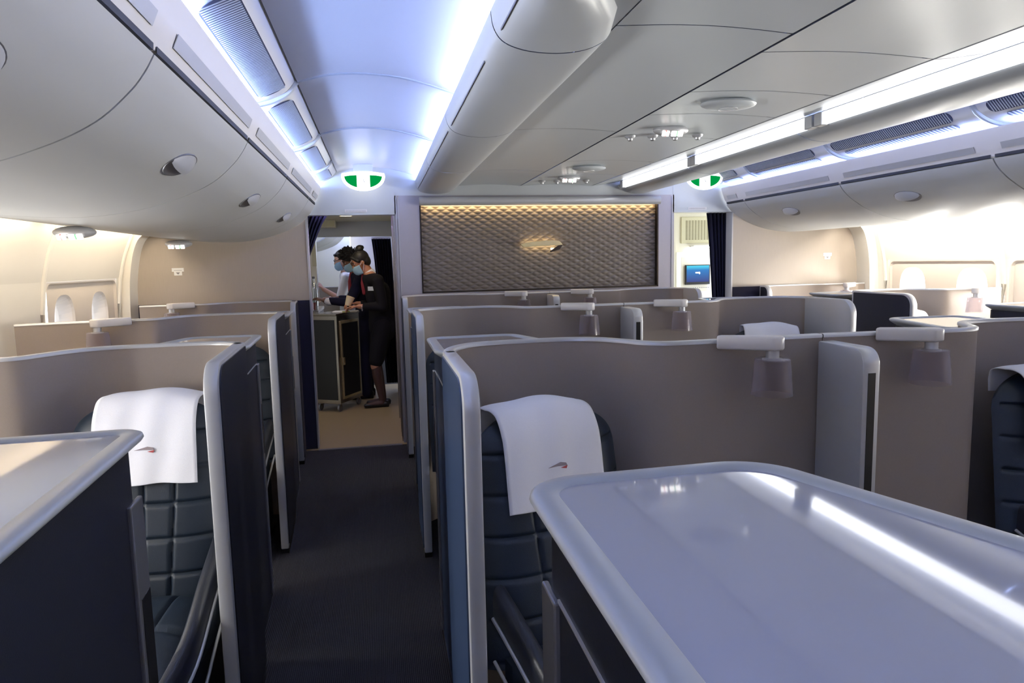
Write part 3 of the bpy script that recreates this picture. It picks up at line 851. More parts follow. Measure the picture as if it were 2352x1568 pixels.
def console(xa, y, s, label, pts, rads, m_body, group, ht=1.252, rz=0, strip=None, inlay=True, line=True):
    """cabinet behind a suite wall: lacquered body, grey rimmed top with glossy inlay"""
    root = empty('console_cabinet', (xa, y, 0), rz)
    poly = round_poly([(s*u, v) for u, v in pts], rads, 8)
    if s < 0: poly = poly[::-1]
    body = offset_poly(poly, .028)
    MB().prism(body, .0, ht-.034).build('cabinet_body', m_body, root, smooth=True, angle=30)
    # rim with undercut
    mb = MB(); lv = [(.034, ht-.034), (.004, ht-.014), (0, ht-.008), (.002, ht-.002), (.007, ht), (.036, ht), (.039, ht-.0035)]
    P = [[(p[0], p[1], z) for p in offset_poly(poly, d)] for d, z in lv]
    P = [row+[row[0]] for row in P]
    mb.grid(P); mb.build('top_rim', 'rim', root, smooth=True, angle=60)
    ip = offset_poly(poly, .039)
    MB().prism(ip, ht-.010, ht-.0035).build('top_inlay', 'tabletop', root)
    if strip:
        v0, v1 = strip
        u = .028+min(p[0] for p in pts)
        x = s*u
        mb = MB(); mb.box(min(x-s*.008, x+s*.002), max(x-s*.008, x+s*.002), v0, v1, .03, ht-.13)
        mb.build('door_edge', 'silverd', root, bevel=.003)
        MB().box(min(x-s*.0095, x-s*.007), max(x-s*.0095, x-s*.007), v0+.014, v1-.006, .70, .93).build('finger_pull', 'black', root, bevel=.004)
        if line: MB().box(min(x-s*.003, x+s*.002), max(x-s*.003, x+s*.002), .0+min(p[1] for p in pts)+.03, v0, ht-.128, ht-.124).build('door_line', 'silver', root)
    return tag(root, label, 'console', group)

CPTS = [(.0, .78), (.0, 1.265), (.37, 1.285), (.51, .78)]
CRAD = [.06, .06, .08, .06]
XL, XR = .178, 2.702
rows_c = [('C', 1.53, 1.0, .5), ('B', 3.48, .86, .44), ('A', 5.40, .64, .3)]
desc = {'C': 'nearest centre row', 'B': 'second centre row', 'A': 'farthest centre row'}
for k, y, ys, pl in rows_c:
    suite_shell(XL, y, 1, 'tall beige curved suite wall with silver rail, left seat of the '+desc[k], PATH_C if k != 'A' else PATH_CA, 'centre suite walls', plen=pl, m_panel='navy_lit', ysc=ys)
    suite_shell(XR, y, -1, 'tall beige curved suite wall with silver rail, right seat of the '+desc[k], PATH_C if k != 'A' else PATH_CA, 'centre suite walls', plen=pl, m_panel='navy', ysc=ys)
    yy = y+.475*ys
    reading_lamp(1.085, yy-.018, SH+.012, 1, 'white arm reading lamp with clear shade, left one on the '+desc[k]+' wall')
    reading_lamp(1.668, yy-.002, SH+.012, 1, 'white arm reading lamp with clear shade, right one on the '+desc[k]+' wall')
    divider(1.44, yy-.005, SH-.02, 'silver privacy divider with dark slot in the middle of the '+desc[k])
for (y, k) in ((1.53, 'between the nearest and second centre rows'), (3.48, 'behind the second centre row')):
    ysh = 0 if y < 2 else -.0
    if y < 2 or True:
        console(XL, y, 1, 'navy console cabinet with white glossy top %s, left side' % k, CPTS, CRAD, 'navy_lit', 'centre consoles', strip=(1.17, 1.225))
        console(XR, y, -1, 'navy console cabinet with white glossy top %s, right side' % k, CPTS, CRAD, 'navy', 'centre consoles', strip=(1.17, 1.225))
# foreground console
console(XL, -.375, 1, 'big foreground console cabinet with white glossy top reflecting the ceiling', [(.0, .55), (.0, 1.275), (.37, 1.285), (.645, .45)], [.06, .08, .10, .06], 'navy', 'centre consoles', strip=(1.165, 1.232))

# left window suites (slightly splayed)
RZL = math.radians(2.9)
PATH_W = [(.032, .54), (.045, .60), (.10, .65), (.20, .67), (.36, .67), (.48, .66), (.56, .615), (.62, .53), (.68, .455), (.78, .44), (.95, .43), (1.15, .41), (1.34, .37)]
WPTS = [(-.02, .76), (-.02, 1.265), (.30, 1.285), (.47, .76)]
dl = {'C': 'nearest left window row', 'B': 'second left window row', 'A': 'farthest left window row by the bulkhead'}
for k, x, y, ysc, pl in (('C', -.460, 2.03, 1, .6), ('B', -.540, 3.72, 1, .6), ('A', -.635, 5.45, .58, .3)):
    pth = PATH_W if k != 'A' else [(.032, .26), (.045, .5), (.10, .6), (.20, .65), (.36, .67), (.48, .66), (.56, .615), (.62, .53), (.68, .455), (.78, .44), (.95, .43), (1.15, .42)]
    suite_shell(x, y, -1, 'beige curved suite wall with silver rail, '+dl[k], pth, 'left window suite walls', ht=1.28, plen=pl, m_panel='navy', rz=RZL, ysc=ysc)
for k, x, y, w in (('C', -.490, 2.03, 'behind the nearest left suite wall'), ('B', -.550, 3.72, 'behind the second left suite wall')):
    console(x, y, -1, 'navy console cabinet with pale top '+w, WPTS, CRAD, 'navy', 'left window consoles', ht=1.245, rz=RZL, strip=(1.18, 1.235))
console(-.405, .13, -1, 'navy console cabinet with glossy top at the lower left picture edge', [(-.02, .45), (-.02, 1.295), (.38, 1.30), (.56, .45)], CRAD, 'navy', 'left window consoles', ht=1.245, rz=RZL, strip=(1.20, 1.275), line=False)
reading_lamp(-1.39, 4.088, 1.290, -1, 'white arm reading lamp with clear shade on the second left window suite wall')
reading_lamp(-1.45, 5.66, 1.290, -1, 'white arm reading lamp with clear shade on the farthest left window suite wall')

# right window suites
dr = {'B': 'second right window row', 'A': 'farthest right window row by the bulkhead'}
for k, x, y, ysc, pl in (('B', 3.49, 3.96, 1, .6), ('A', 3.50, 5.70, .26, .15)):
    pth = PATH_W if k != 'A' else [(.032, .26), (.045, .5), (.10, .6), (.20, .65), (.36, .67), (.48, .66), (.56, .615), (.62, .53), (.68, .455), (.78, .44), (.95, .43), (1.08, .42)]
    if k == 'B': pth = PATH_W[:-2]+[(1.12, .40)]
    if k == 'A': pth = [(.032, .40), (.045, .5)]+pth[2:]
    suite_shell(x, y, 1, 'bright beige curved suite wall with silver rail, '+dr[k], pth, 'right window suite walls', ht=1.28, plen=pl, m_panel='navy', rz=0, ysc=ysc)
console(3.49, 3.96, 1, 'dark console cabinet with pale top behind the right window suite wall', WPTS[:1]+[(-.02, 1.13), (.30, 1.15)]+WPTS[3:], CRAD, 'navy', 'right window consoles', ht=1.245, strip=None)
console(3.50, 2.16, 1, 'dark console cabinet at the right picture edge', WPTS, CRAD, 'navy', 'right window consoles', ht=1.245, strip=None)
reading_lamp(4.42, 4.375, 1.284, -1, 'white arm reading lamp, sunlit, on the second right window suite wall')
reading_lamp(4.42, 5.80, 1.284, -1, 'white arm reading lamp, sunlit, on the farthest right window suite wall')

# ------------------------------------------------------------------ seats
def make_seat():
    root = empty('suite_armchair')
    ns, nt = 100, 130
    HW, ZT, ZB = .272, 1.115, .42
    hw = lambda t: HW*(1-.10*t)*(1-max(0, (t-.80)/.20)**2.6)**.5 if t < 1 else .02
    rowsF, rowsB = [], []
    for j in range(nt+1):
        t = j/nt; z = ZB+(ZT-ZB)*t; w = max(.07, hw(min(t, .9999))); rf, rb = [], []
        lean = .11*t
        for i in range(ns+1):
            s_ = -1+2*i/ns
            x = w*s_
            d = .075*(1-abs(s_)**4)*(1-max(0, (t-.86)/.14)**3)
            groove = 0
            for gx in (-.5, 0, .5):
                xx = gx*.46*.5*(1-.35*(1-t)); groove = max(groove, math.exp(-((x-xx)/.0055)**2))
            for gz in (.02, .185, .35, .515, .68, .845):
                groove = max(groove, math.exp(-((t-gz)/.009)**2))
            d -= .011*groove*(1 if abs(s_) < .93 else 0)
            rf.append((x, lean-d, z)); rb.append((x, lean+.055*(1-abs(s_)**6), z))
        rowsF.append(rf); rowsB.append(rb)
    mb = MB(); mb.grid(rowsF); mb.grid(rowsB)
    mb.grid([[a[0], b[0]] for a, b in zip(rowsF, rowsB)]); mb.grid([[a[-1], b[-1]] for a, b in zip(rowsF, rowsB)])
    mb.grid([rowsF[-1], rowsB[-1]]); mb.grid([rowsF[0], rowsB[0]])
    mb.build('backrest', 'leather', root, smooth=True, angle=70)
    # cushion
    rowsT = []
    for j in range(31):
        t = j/30; row = []
        for i in range(ns+1):
            s_ = -1+2*i/ns
            h = .47-.03*t+.05*(1-abs(s_)**4)*(1-abs(2*t-1)**6)
            g_ = max([math.exp(-((s_*.26-gx*.13)/.006)**2) for gx in (-1, 0, 1)]+[math.exp(-((t-q)/.013)**2) for q in (.25, .5, .75)])
            row.append((.235*s_, -.06-.50*t, h-.010*g_))
        rowsT.append(row)
    mb = MB(); mb.grid(rowsT)
    bt = [[(p[0], p[1], .36) for p in row] for row in rowsT]
    mb.grid(bt); mb.grid([rowsT[0], bt[0]]); mb.grid([rowsT[-1], bt[-1]])
    mb.grid([[a[0], b[0]] for a, b in zip(rowsT, bt)]); mb.grid([[a[-1], b[-1]] for a, b in zip(rowsT, bt)])
    mb.build('seat_cushion', 'leather', root, smooth=True, angle=60)
    MB().box(-.23, .23, -.50, .0, .05, .355).build('seat_base', 'leatherd', root, bevel=.03, seg=3, smooth=True)
    MB().box(-.24, .24, -.46, -.04, 0, .05).build('plinth', 'black', root)
    for sx in (-1, 1):
        pth = smooth_path([(sx*.246, -.06, .63), (sx*.250, -.14, .605), (sx*.252, -.25, .56), (sx*.25, -.42, .47), (sx*.22, -.55, .40)], 6)
        rows_ = []
        for k, p in enumerate(pth):
            row = []
            for q in range(14):
                a = 2*PI*q/13
                row.append((p.x+.022*math.copysign(abs(math.cos(a))**.7, math.cos(a)), p.y, p.z+.055*math.copysign(abs(math.sin(a))**.7, math.sin(a))))
            rows_.append(row)
        mb = MB().grid(rows_); mb.add(rows_[0][:13], [tuple(range(13))]); mb.add(rows_[-1][:13], [tuple(range(13))])
        arm = mb.build('armrest', 'leatherd', root, smooth=True, angle=50)
        MB().tube([(p.x+sx*.022, p.y, p.z-.035) for p in pth], .006, 8).build('trim_line', 'silver', arm)
        MB().tube([(p.x+sx*.02, p.y*.97, p.z-.16+.0*k) for k, p in enumerate(pth)], .005, 8).build('side_trim', 'silver', root)
    return root
def make_cover(seat, tail=.275, mark=True):
    """linen draped over the backrest top, in the seat's own axes"""
    r = empty('headrest_cover')
    def fr(z):
        t = (z-.42)/.695
        return .11*t-.075*(1-max(0, (t-.86)/.14)**3)-.019
    prof = [(.190, 1.03), (.192, 1.06), (.192, 1.09), (.180, 1.128), (.12, 1.142), (.075, 1.135), (.043, 1.112)]+[(min(.03, fr(z)), z) for z in (1.06, 1.0, .94, .88, 1.128-tail)]
    pp = smooth_path(prof, 5); rows = []
    n = 26
    for i in range(n+1):
        u = -1+2*i/n; x = .158*u; row = []
        for k, p in enumerate(pp):
            drop = -.022*u*u*max(0, 1-abs(k-20)/16)
            fl = .004*math.sin(9*u+.5*k*.2)*min(1, k/len(pp)*1.4)
            row.append((x*(1+.04*k/len(pp)), p.x-.004+fl*.6, p.y+drop+.003*math.sin(5*u)))
        rows.append(row)
    o = MB().grid(rows).build('cloth', 'cloth', r, smooth=True, angle=80)
    sm = o.modifiers.new('thickness', 'SOLIDIFY'); sm.thickness = .003; sm.offset = 1
    if mark:
        def em(pts, m, nm): MB().prism(pts, -.0, .0015, fn=lambda a, b, c: (a, fr(b)-.010-c, b)).build(nm, m, r)
        em([(-.03, .965), (.012, .976), (.03, .972), (.034, .964), (.0, .966)], 'stitch', 'emblem')
        em([(.012, .960), (.034, .964), (.030, .956)], 'red', 'emblem_tip')
    return r
seat0 = make_seat(); cov0 = make_cover(seat0)
spots = [('L', -.795, 2.39, -4, 'dark navy quilted seat in the nearest left window suite', 'white linen headrest cover on the nearest left window seat'),
         ('L', -.895, 4.12, -4, 'dark navy quilted seat in the second left window suite, glimpsed past a console', None),
         ('L', -.98, 5.58, -4, 'dark navy seat sliver at the far left suite before the bulkhead', None),
         ('C', .500, 1.865, 18, 'dark navy seat turned inwards, left seat of the nearest centre row', 'white linen headrest cover with small emblem, nearest centre row left seat'),
         ('C', 2.387, 1.935, -3, 'dark navy seat cut by the right picture edge, nearest centre row', 'white linen headrest cover cut by the right picture edge'),
         ('C', .50, 3.74, 20, 'dark navy seat hidden low behind the left console, second centre row', None),
         ('C', 2.33, 3.74, -18, 'dark navy seat of the second centre row, right side, only its top showing', 'white linen headrest cover peeking over the nearest centre wall'),
         ('R', 3.83, 4.34, 4, 'dark navy seat in the sunlit right window suite', 'white linen headrest cover by the right window suite post')]
for i, (w, x, y, a, lab, cl) in enumerate(spots):
    st = seat0 if i == 0 else copy_tree(seat0)
    st.location = (x, y, 0); st.rotation_euler = (0, 0, math.radians(a)); tag(st, lab, 'seat', 'suite seats')
    if cl:
        cv = cov0 if i == 0 else copy_tree(cov0)
        cv.location = (x+{'L': .018, 'C': -.026 if a > 0 else (-.022 if y < 2 else .0), 'R': 0}[w], y-.004, 0); cv.rotation_euler = (0, 0, math.radians(a)); tag(cv, cl, 'headrest cover', 'headrest covers')

# ------------------------------------------------------------------ curtains
def curtain(x0, x1, y, z0, z1, label, gx0, gx1, folds=7, tie=None):
    """hanging cloth whose top spans x0..x1 and bottom gx0..gx1"""
    r = empty('curtain', ((x0+x1)/2, y, z0))
    nu, nv = folds*10, 24; rows = []
    for i in range(nu+1):
        u = i/nu; row = []
        for j in range(nv+1):
            t = j/nv; e = min(1, t/tie)**.8 if tie else t**.8
            a = x0+(gx0-x0)*e; b = x1+(gx1-x1)*e
            row.append((a+(b-a)*u-(x0+x1)/2, .028*math.sin(2*PI*folds*u+.6*math.sin(3*t))*(1-.3*e), z1-(z1-z0)*t-z0))
        rows.append(row)
    o = MB().grid(rows).build('cloth', 'curtain', r, smooth=True, angle=80)
    sm = o.modifiers.new('thickness', 'SOLIDIFY'); sm.thickness = .004
    MB().box(x0-(x0+x1)/2, x1-(x0+x1)/2, -.012, .012, z1-z0, z1-z0+.02).build('rail', 'silver', r)
    return tag(r, label, 'curtain')
curtain(-.575, -.40, 6.10, .02, 1.99, 'dark navy curtain drawn to the left of the left doorway', -.66, -.60, 5, tie=.22)
curtain(-.06, .165, 8.46, .10, 1.86, 'dark navy curtain on the right behind the attendants', .05, .20, 7)
curtain(3.09, 3.285, 6.10, .02, 1.97, 'dark navy curtain drawn to the right side of the right doorway', 3.235, 3.285, 5)
curtain(2.68, 2.76, 6.45, .02, 1.86, 'narrow bunched dark curtain at the left of the right doorway', 2.68, 2.71, 2)

# ------------------------------------------------------------------ galley beyond the left doorway
struct(MB().box(-2.2, 5.0, 6.02, 8.3, 2.06, 2.09).build('ceiling', 'cream'))
strip_thing('mood_light', 'violet mood light strip on the galley ceiling behind the left doorway', 'light', glow('led_violet', (.52, .42, 1, 1), 90), (-.45, .10, 6.06, 6.085, 2.045, 2.056))
strip_thing('mood_light', 'white ceiling light strip in the next cabin', 'light', glow('led_next_cabin', (1, .96, .9, 1), 45), (-1.5, -.5, 8.9, 8.95, 2.38, 2.40))
struct(MB().box(-1.2, .6, 8.3, 8.38, 1.885, 2.42).build('wall_front', 'ceil'))
struct(MB().box(-2.2, -.80, 8.62, 8.70, 0, 2.4).build('wall_front', 'cream'))
struct(MB().box(.20, 1.2, 7.34, 8.6, 0, 2.06).build('wall_front', 'cream'))
struct(MB().box(-2.2, -2.1, 6.0, 12.4, 0, 2.42).build('wall_left', 'cream'))
# storage column and cabinet
r = empty('galley_column', (-.78, 8.52, 0))
MB().box(-.07, .065, -.08, .08, 1.11, 2.06).build('panel', 'cream', r, bevel=.004)
MB().box(.02, .068, -.085, -.08, 1.55, 2.03).build('cabinet_door', 'grille', r, bevel=.002)
MB().lathe([(0, -.004), (.012, -.004), (.012, 0)], (-.02, -.08, 1.42), 12, 'y').build('lock', 'silverd', r)
tag(r, 'cream galley column standing at the left end of the counter', 'column')
r = empty('galley_cabinet', (-.55, 8.1, 1.98))
MB().box(-.20, .10, -.1, .1, 0, .08).build('body', 'cream', r, bevel=.006)
MB().box(-.19, .09, -.106, -.1, .01, .07).build('door', 'grille', r)
tag(r, 'small cream ceiling cabinet beside the left doorway curtain', 'cabinet')
# counter
r = empty('galley_counter', (-1.0, 8.2, 0))
MB().box(-.5, .335, -.55, .28, 0, 1.04).build('base_unit', 'golddark', r)
MB().box(-.5, .345, -.56, .29, 1.04, 1.075).build('worktop', 'steel', r, bevel=.006)
tag(r, 'steel topped galley counter on the left of the doorway', 'counter')
gi = 0
for k in range(6):
    y = 7.66+.06*k; x = -.695-.004*k
    r = empty('drink_glass', (x, y, 1.075))
    MB().lathe([(.0, .0), (.024, .0), (.030, .095), (.028, .095), (.023, .004), (0, .004)], (0, 0, 0), 16).build('glass', 'bottleglass', r, smooth=True)
    MB().lathe([(0, .006), (.0225, .006), (.0265, .085), (0, .085)], (0, 0, 0), 16).build('drink', 'juice', r, smooth=True)
    tag(r, 'glass of red drink on the counter edge, %s' % ('nearest the doorway' if k == 0 else '%s from the doorway' % ('first', 'second', 'third', 'fourth', 'fifth', 'last')[k]), 'glass', 'glasses of red drink')
r = empty('water_bottle', (-.75, 8.36, 1.075))
MB().lathe([(0, 0), (.04, 0), (.042, .02), (.042, .20), (.035, .25), (.015, .29), (.014, .33), (0, .33)], (0, 0, 0), 20).build('bottle', 'bottleglass', r, smooth=True)
MB().lathe([(0, .33), (.016, .33), (.016, .355), (0, .355)], (0, 0, 0), 14).build('cap', 'silverd', r)
tag(r, 'tall clear bottle on the galley counter held by an attendant', 'bottle')

# service cart
cr = empty('service_cart', (-.455, 7.345, 0), math.radians(-29))
CW, CD = .30, .46   # left face towards -x, depth along +y in cart axes
def cb(x0, x1, y0, y1, z0, z1, nm, m, p=None, bev=.004): return MB().box(x0, x1, y0, y1, z0, z1).build(nm, m, p or cr, bevel=bev)
cb(-CW, 0, 0, CD, .09, 1.03, 'body', 'steel')
cb(-CW-.006, .006, -.006, CD+.006, 1.03, 1.05, 'top', 'steel')
cb(-CW+.022, -.022, -.004, .002, .13, .985, 'front_panel', 'cartpanel')
d = cb(-.002, .010, .06, CD-.03, .13, .97, 'door', 'gold')
cb(.009, .013, .085, CD-.055, .16, .94, 'door_panel', 'cartpanel', d)
cb(.010, .026, .065, .10, .50, .58, 'latch', 'gold', d)
cb(-.012, .012, -.008, .012, .09, 1.03, 'corner_post', 'steel')
for x, y in ((-.03, .04), (-.27, .04), (-.03, CD-.04), (-.27, CD-.04)):
    w = MB().lathe([(.0, -.012), (.038, -.012), (.042, 0), (.038, .012), (0, .012)], (x, y, .0425), 18, 'x').build('caster', 'silverd', cr, smooth=True)
    MB().box(x-.018, x+.018, y-.01, y+.01, .06, .09).build('fork', 'steel', w)
tag(cr, 'dark steel-framed service cart with gold edged door standing in the doorway', 'service cart')
r = empty('drinks_tray', (-.365, 7.60, 1.05), math.radians(-12))
MB().box(-.13, .13, -.06, .06, 0, .014).build('tray', 'white', r, bevel=.004)
MB().box(-.02, .06, -.061, -.059, .002, .013).build('label', mat('green_label', srgb(140, 150, 50), .6, noise=.02), r)
tag(r, 'flat white tray with green label on top of the service cart', 'tray')

# second cabin seen beyond
LB2 = [(p[0], p[1]) for p in LB]
for a, b, w in ((8.75, 10.0, 'nearer'), (10.02, 11.3, 'farther')):
    r = empty('overhead_bin', (-.8, a, 1.8))
    o = extr(LB2, [a, b], 'door', 'bin', r, th=.012, kind=False); o.data.transform(Matrix.Translation((.8, -a, -1.8)))
    o = extr(FAS, [a, b], 'fascia', 'fascia', r, kind=False); o.data.transform(Matrix.Translation((.8, -a, -1.8)))
    tag(r, 'pale overhead bin in the next cabin beyond the attendants, %s one' % w, 'bin', 'overhead bins of the next cabin')
extr(AC, [8.38, 12.0], 'ceiling', 'ceil'); extr(PAN, [8.38, 12.0], 'ceiling', 'ceil'); extr(BX, [8.38, 12.0], 'ceiling', 'fascia')
struct(MB().box(-2.2, 5, 8.38, 12.3, 2.42, 2.46).build('ceiling', 'ceil'))
struct(MB().box(-2.2, -.45, 11.9, 11.98, 0, 2.42).build('wall_front', 'cream'))
struct(MB().box(-.45, 5, 12.3, 12.36, 0, 2.42).build('wall_front', 'greywall'))
strip_thing('cove_light', 'blue cove light in the next cabin beyond the attendants', 'light', 'ledblue', (-.495, -.465, 8.5, 11.9, 2.192, 2.200))
strip_thing('cove_light', 'blue cove light by the centre of the next cabin', 'light', 'ledblue', (.366, .396, 8.5, 11.9, 2.2385, 2.247))
exit_sign(-.06, 11.2, 2.352, 2.22, 'tiny exit sign far off in the next cabin beyond the attendants', .9)
suite_shell(-.55, 10.6, -1, 'low beige suite wall far off in the next cabin', PATH_W, None, ht=1.22, plen=.4, rz=0)
for x, y, w in ((-.3, 7.2, 'over the service cart'), (-.25, 6.4, 'just inside the left doorway')):
    r = empty('galley_downlight', (x, y, 2.058))
    MB().lathe([(0, -.004), (.07, -.004), (.07, 0)], (0, 0, 0), 24).build('lens', 'galleylight', r)
    MB().lathe([(.07, -.008), (.09, -.006), (.09, 0), (.07, 0)], (0, 0, 0), 24).build('ring', 'silver', r)
    tag(r, 'warm round galley downlight '+w, 'light', 'galley downlights')

# ------------------------------------------------------------------ galley beyond the right doorway
GY = 7.5
struct(MB().box(3.2, 5.0, GY, GY+.08, 0, 2.06).build('wall_front', 'cream'))
struct(MB().box(2.70, 3.36, 7.4, 7.48, 0, 2.06).build('wall_front', 'cream'))
r = empty('air_vent', (3.74, GY-.001, 1.87))
MB().box(-.27, .27, -.016, 0, -.15, .15).build('frame', 'grille', r, bevel=.004)
mb = MB()
for i in range(12):
    for j in range(15):
        x = -.205+.41*i/11; z = -.105+.21*j/14
        mb.box(x-.0125, x+.0125, -.0175, -.015, z-.0045, z+.0045)
mb.build('perforations', mat('vent_holes', srgb(130, 122, 92), .7, noise=.05), r, weld=False)
tag(r, 'cream perforated air vent panel above the galley monitor', 'vent panel')
r = empty('monitor_surround', (3.60, GY-.001, 1.16))
MB().box(-.19, .24, -.02, 0, -.08, .46).build('surround', 'white', r, bevel=.006)
MB().box(-.13, .20, -.022, -.018, -.0, .40).build('recess', 'cream', r)
tag(r, 'white galley wall panel around the small monitor', 'panel')
r = empty('monitor', (3.665, GY-.024, 1.355))
MB().box(-.155, .155, -.022, 0, -.115, .115).build('housing', 'black', r, bevel=.004)
MB().box(-.14, .14, -.0245, -.022, -.085, .105).build('screen', 'fscreen', r)
mk = MB().prism([(-.03, .03), (.025, .032), (.028, .012), (.02, .004), (.012, .014), (-.03, .016)], -.026, -.0245, fn=lambda a, b, c: (a, c, b))
mk.build('screen_mark', 'signwhite', r)
mb = MB()
for k in range(11): mb.box(-.145+.027*k, -.127+.027*k, -.022, -.02, -.155, -.148)
mb.build('button_row', 'silverd', r)
tag(r, 'small monitor with blue screen on the right galley wall', 'monitor')
r = empty('door_latch', (3.56, GY-.002, 1.575))
MB().lathe([(0, -.012), (.012, -.012), (.02, 0)], (0, 0, 0), 16, 'y').build('knob', 'silverd', r, smooth=True)
MB().lathe([(0, -.006), (.007, -.006), (.007, 0)], (-.055, 0, -.04), 10, 'y').build('pin', 'silverd', r)
tag(r, 'round silver latch on the galley wall above the monitor', 'latch')
r = empty('work_lamp', (3.82, GY-.05, 1.675))
MB().box(-.22, .2, -.035, .04, -.008, .0).build('tube', 'galleywhite', r)
MB().box(-.23, .21, -.04, .048, .0, .02).build('housing', 'white', r)
tag(r, 'bright white work lamp above the galley monitor', 'light')
r = empty('drawer_unit', (3.99, GY-.001, 1.14))
MB().box(-.06, .3, -.02, 0, .0, .20).build('lower_drawer', 'white', r, bevel=.004)
MB().box(-.06, .3, -.02, 0, .21, .36).build('upper_drawer', 'white', r, bevel=.004)
tag(r, 'white galley drawers behind the right doorway curtain', 'drawer')

# ------------------------------------------------------------------ people
def bake(mb, name, m, parent, voxel=.008, smooth_it=3):
    o = mb.build(name, m, None, smooth=True, weld=False)
    a = o.modifiers.new('r', 'REMESH'); a.mode = 'VOXEL'; a.voxel_size = voxel; a.use_smooth_shade = True
    b = o.modifiers.new('s', 'SMOOTH'); b.factor = .5; b.iterations = smooth_it
    bpy.context.view_layer.update()
    ev = o.evaluated_get(bpy.context.evaluated_depsgraph_get())
    me = bpy.data.meshes.new_from_object(ev); me.name = name
    for p in me.polygons: p.use_smooth = True
    o.modifiers.clear(); old = o.data; o.data = me; bpy.data.meshes.remove(old)
    if parent: o.parent = parent
    return o
def hand(mb, w, d, side, curl=.6, sc=1.0, up=Vector((0, 0, 1))):
    """palm and five separate fingers from wrist w along direction d"""
    d = Vector(d).normalized(); a = d.cross(up).normalized(); n = a.cross(d).normalized()
    w = Vector(w)
    for k, off in enumerate((-.027, -.009, .009, .026)):
        base = w+d*.085*sc+a*off*sc
        mb.caps(w+d*.01+a*off*.7*sc, base, .013*sc, .0115*sc, 8)
        L = (.040, .046, .043, .034)[k]*sc
        d1 = (d*math.cos(curl*.5)-n*math.sin(curl*.5)); p1 = base+d1*L
        d2 = (d*math.cos(curl*1.3)-n*math.sin(curl*1.3)); p2 = p1+d2*L*.65
        d3 = (d*math.cos(curl*2.)-n*math.sin(curl*2.)); p3 = p2+d3*L*.5
        mb.caps(base, p1, .0095*sc, .0088*sc, 8); mb.caps(p1, p2, .0088*sc, .008*sc, 8); mb.caps(p2, p3, .008*sc, .007*sc, 8)
    tb = w+d*.03*sc-a*side*.022*sc
    t1 = tb+(d*.6-a*side*.7-n*.25).normalized()*.042*sc; t2 = t1+(d*.9-a*side*.15-n*.3).normalized()*.032*sc
    mb.caps(tb, t1, .0125*sc, .0105*sc, 8); mb.caps(t1, t2, .0105*sc, .009*sc, 8)

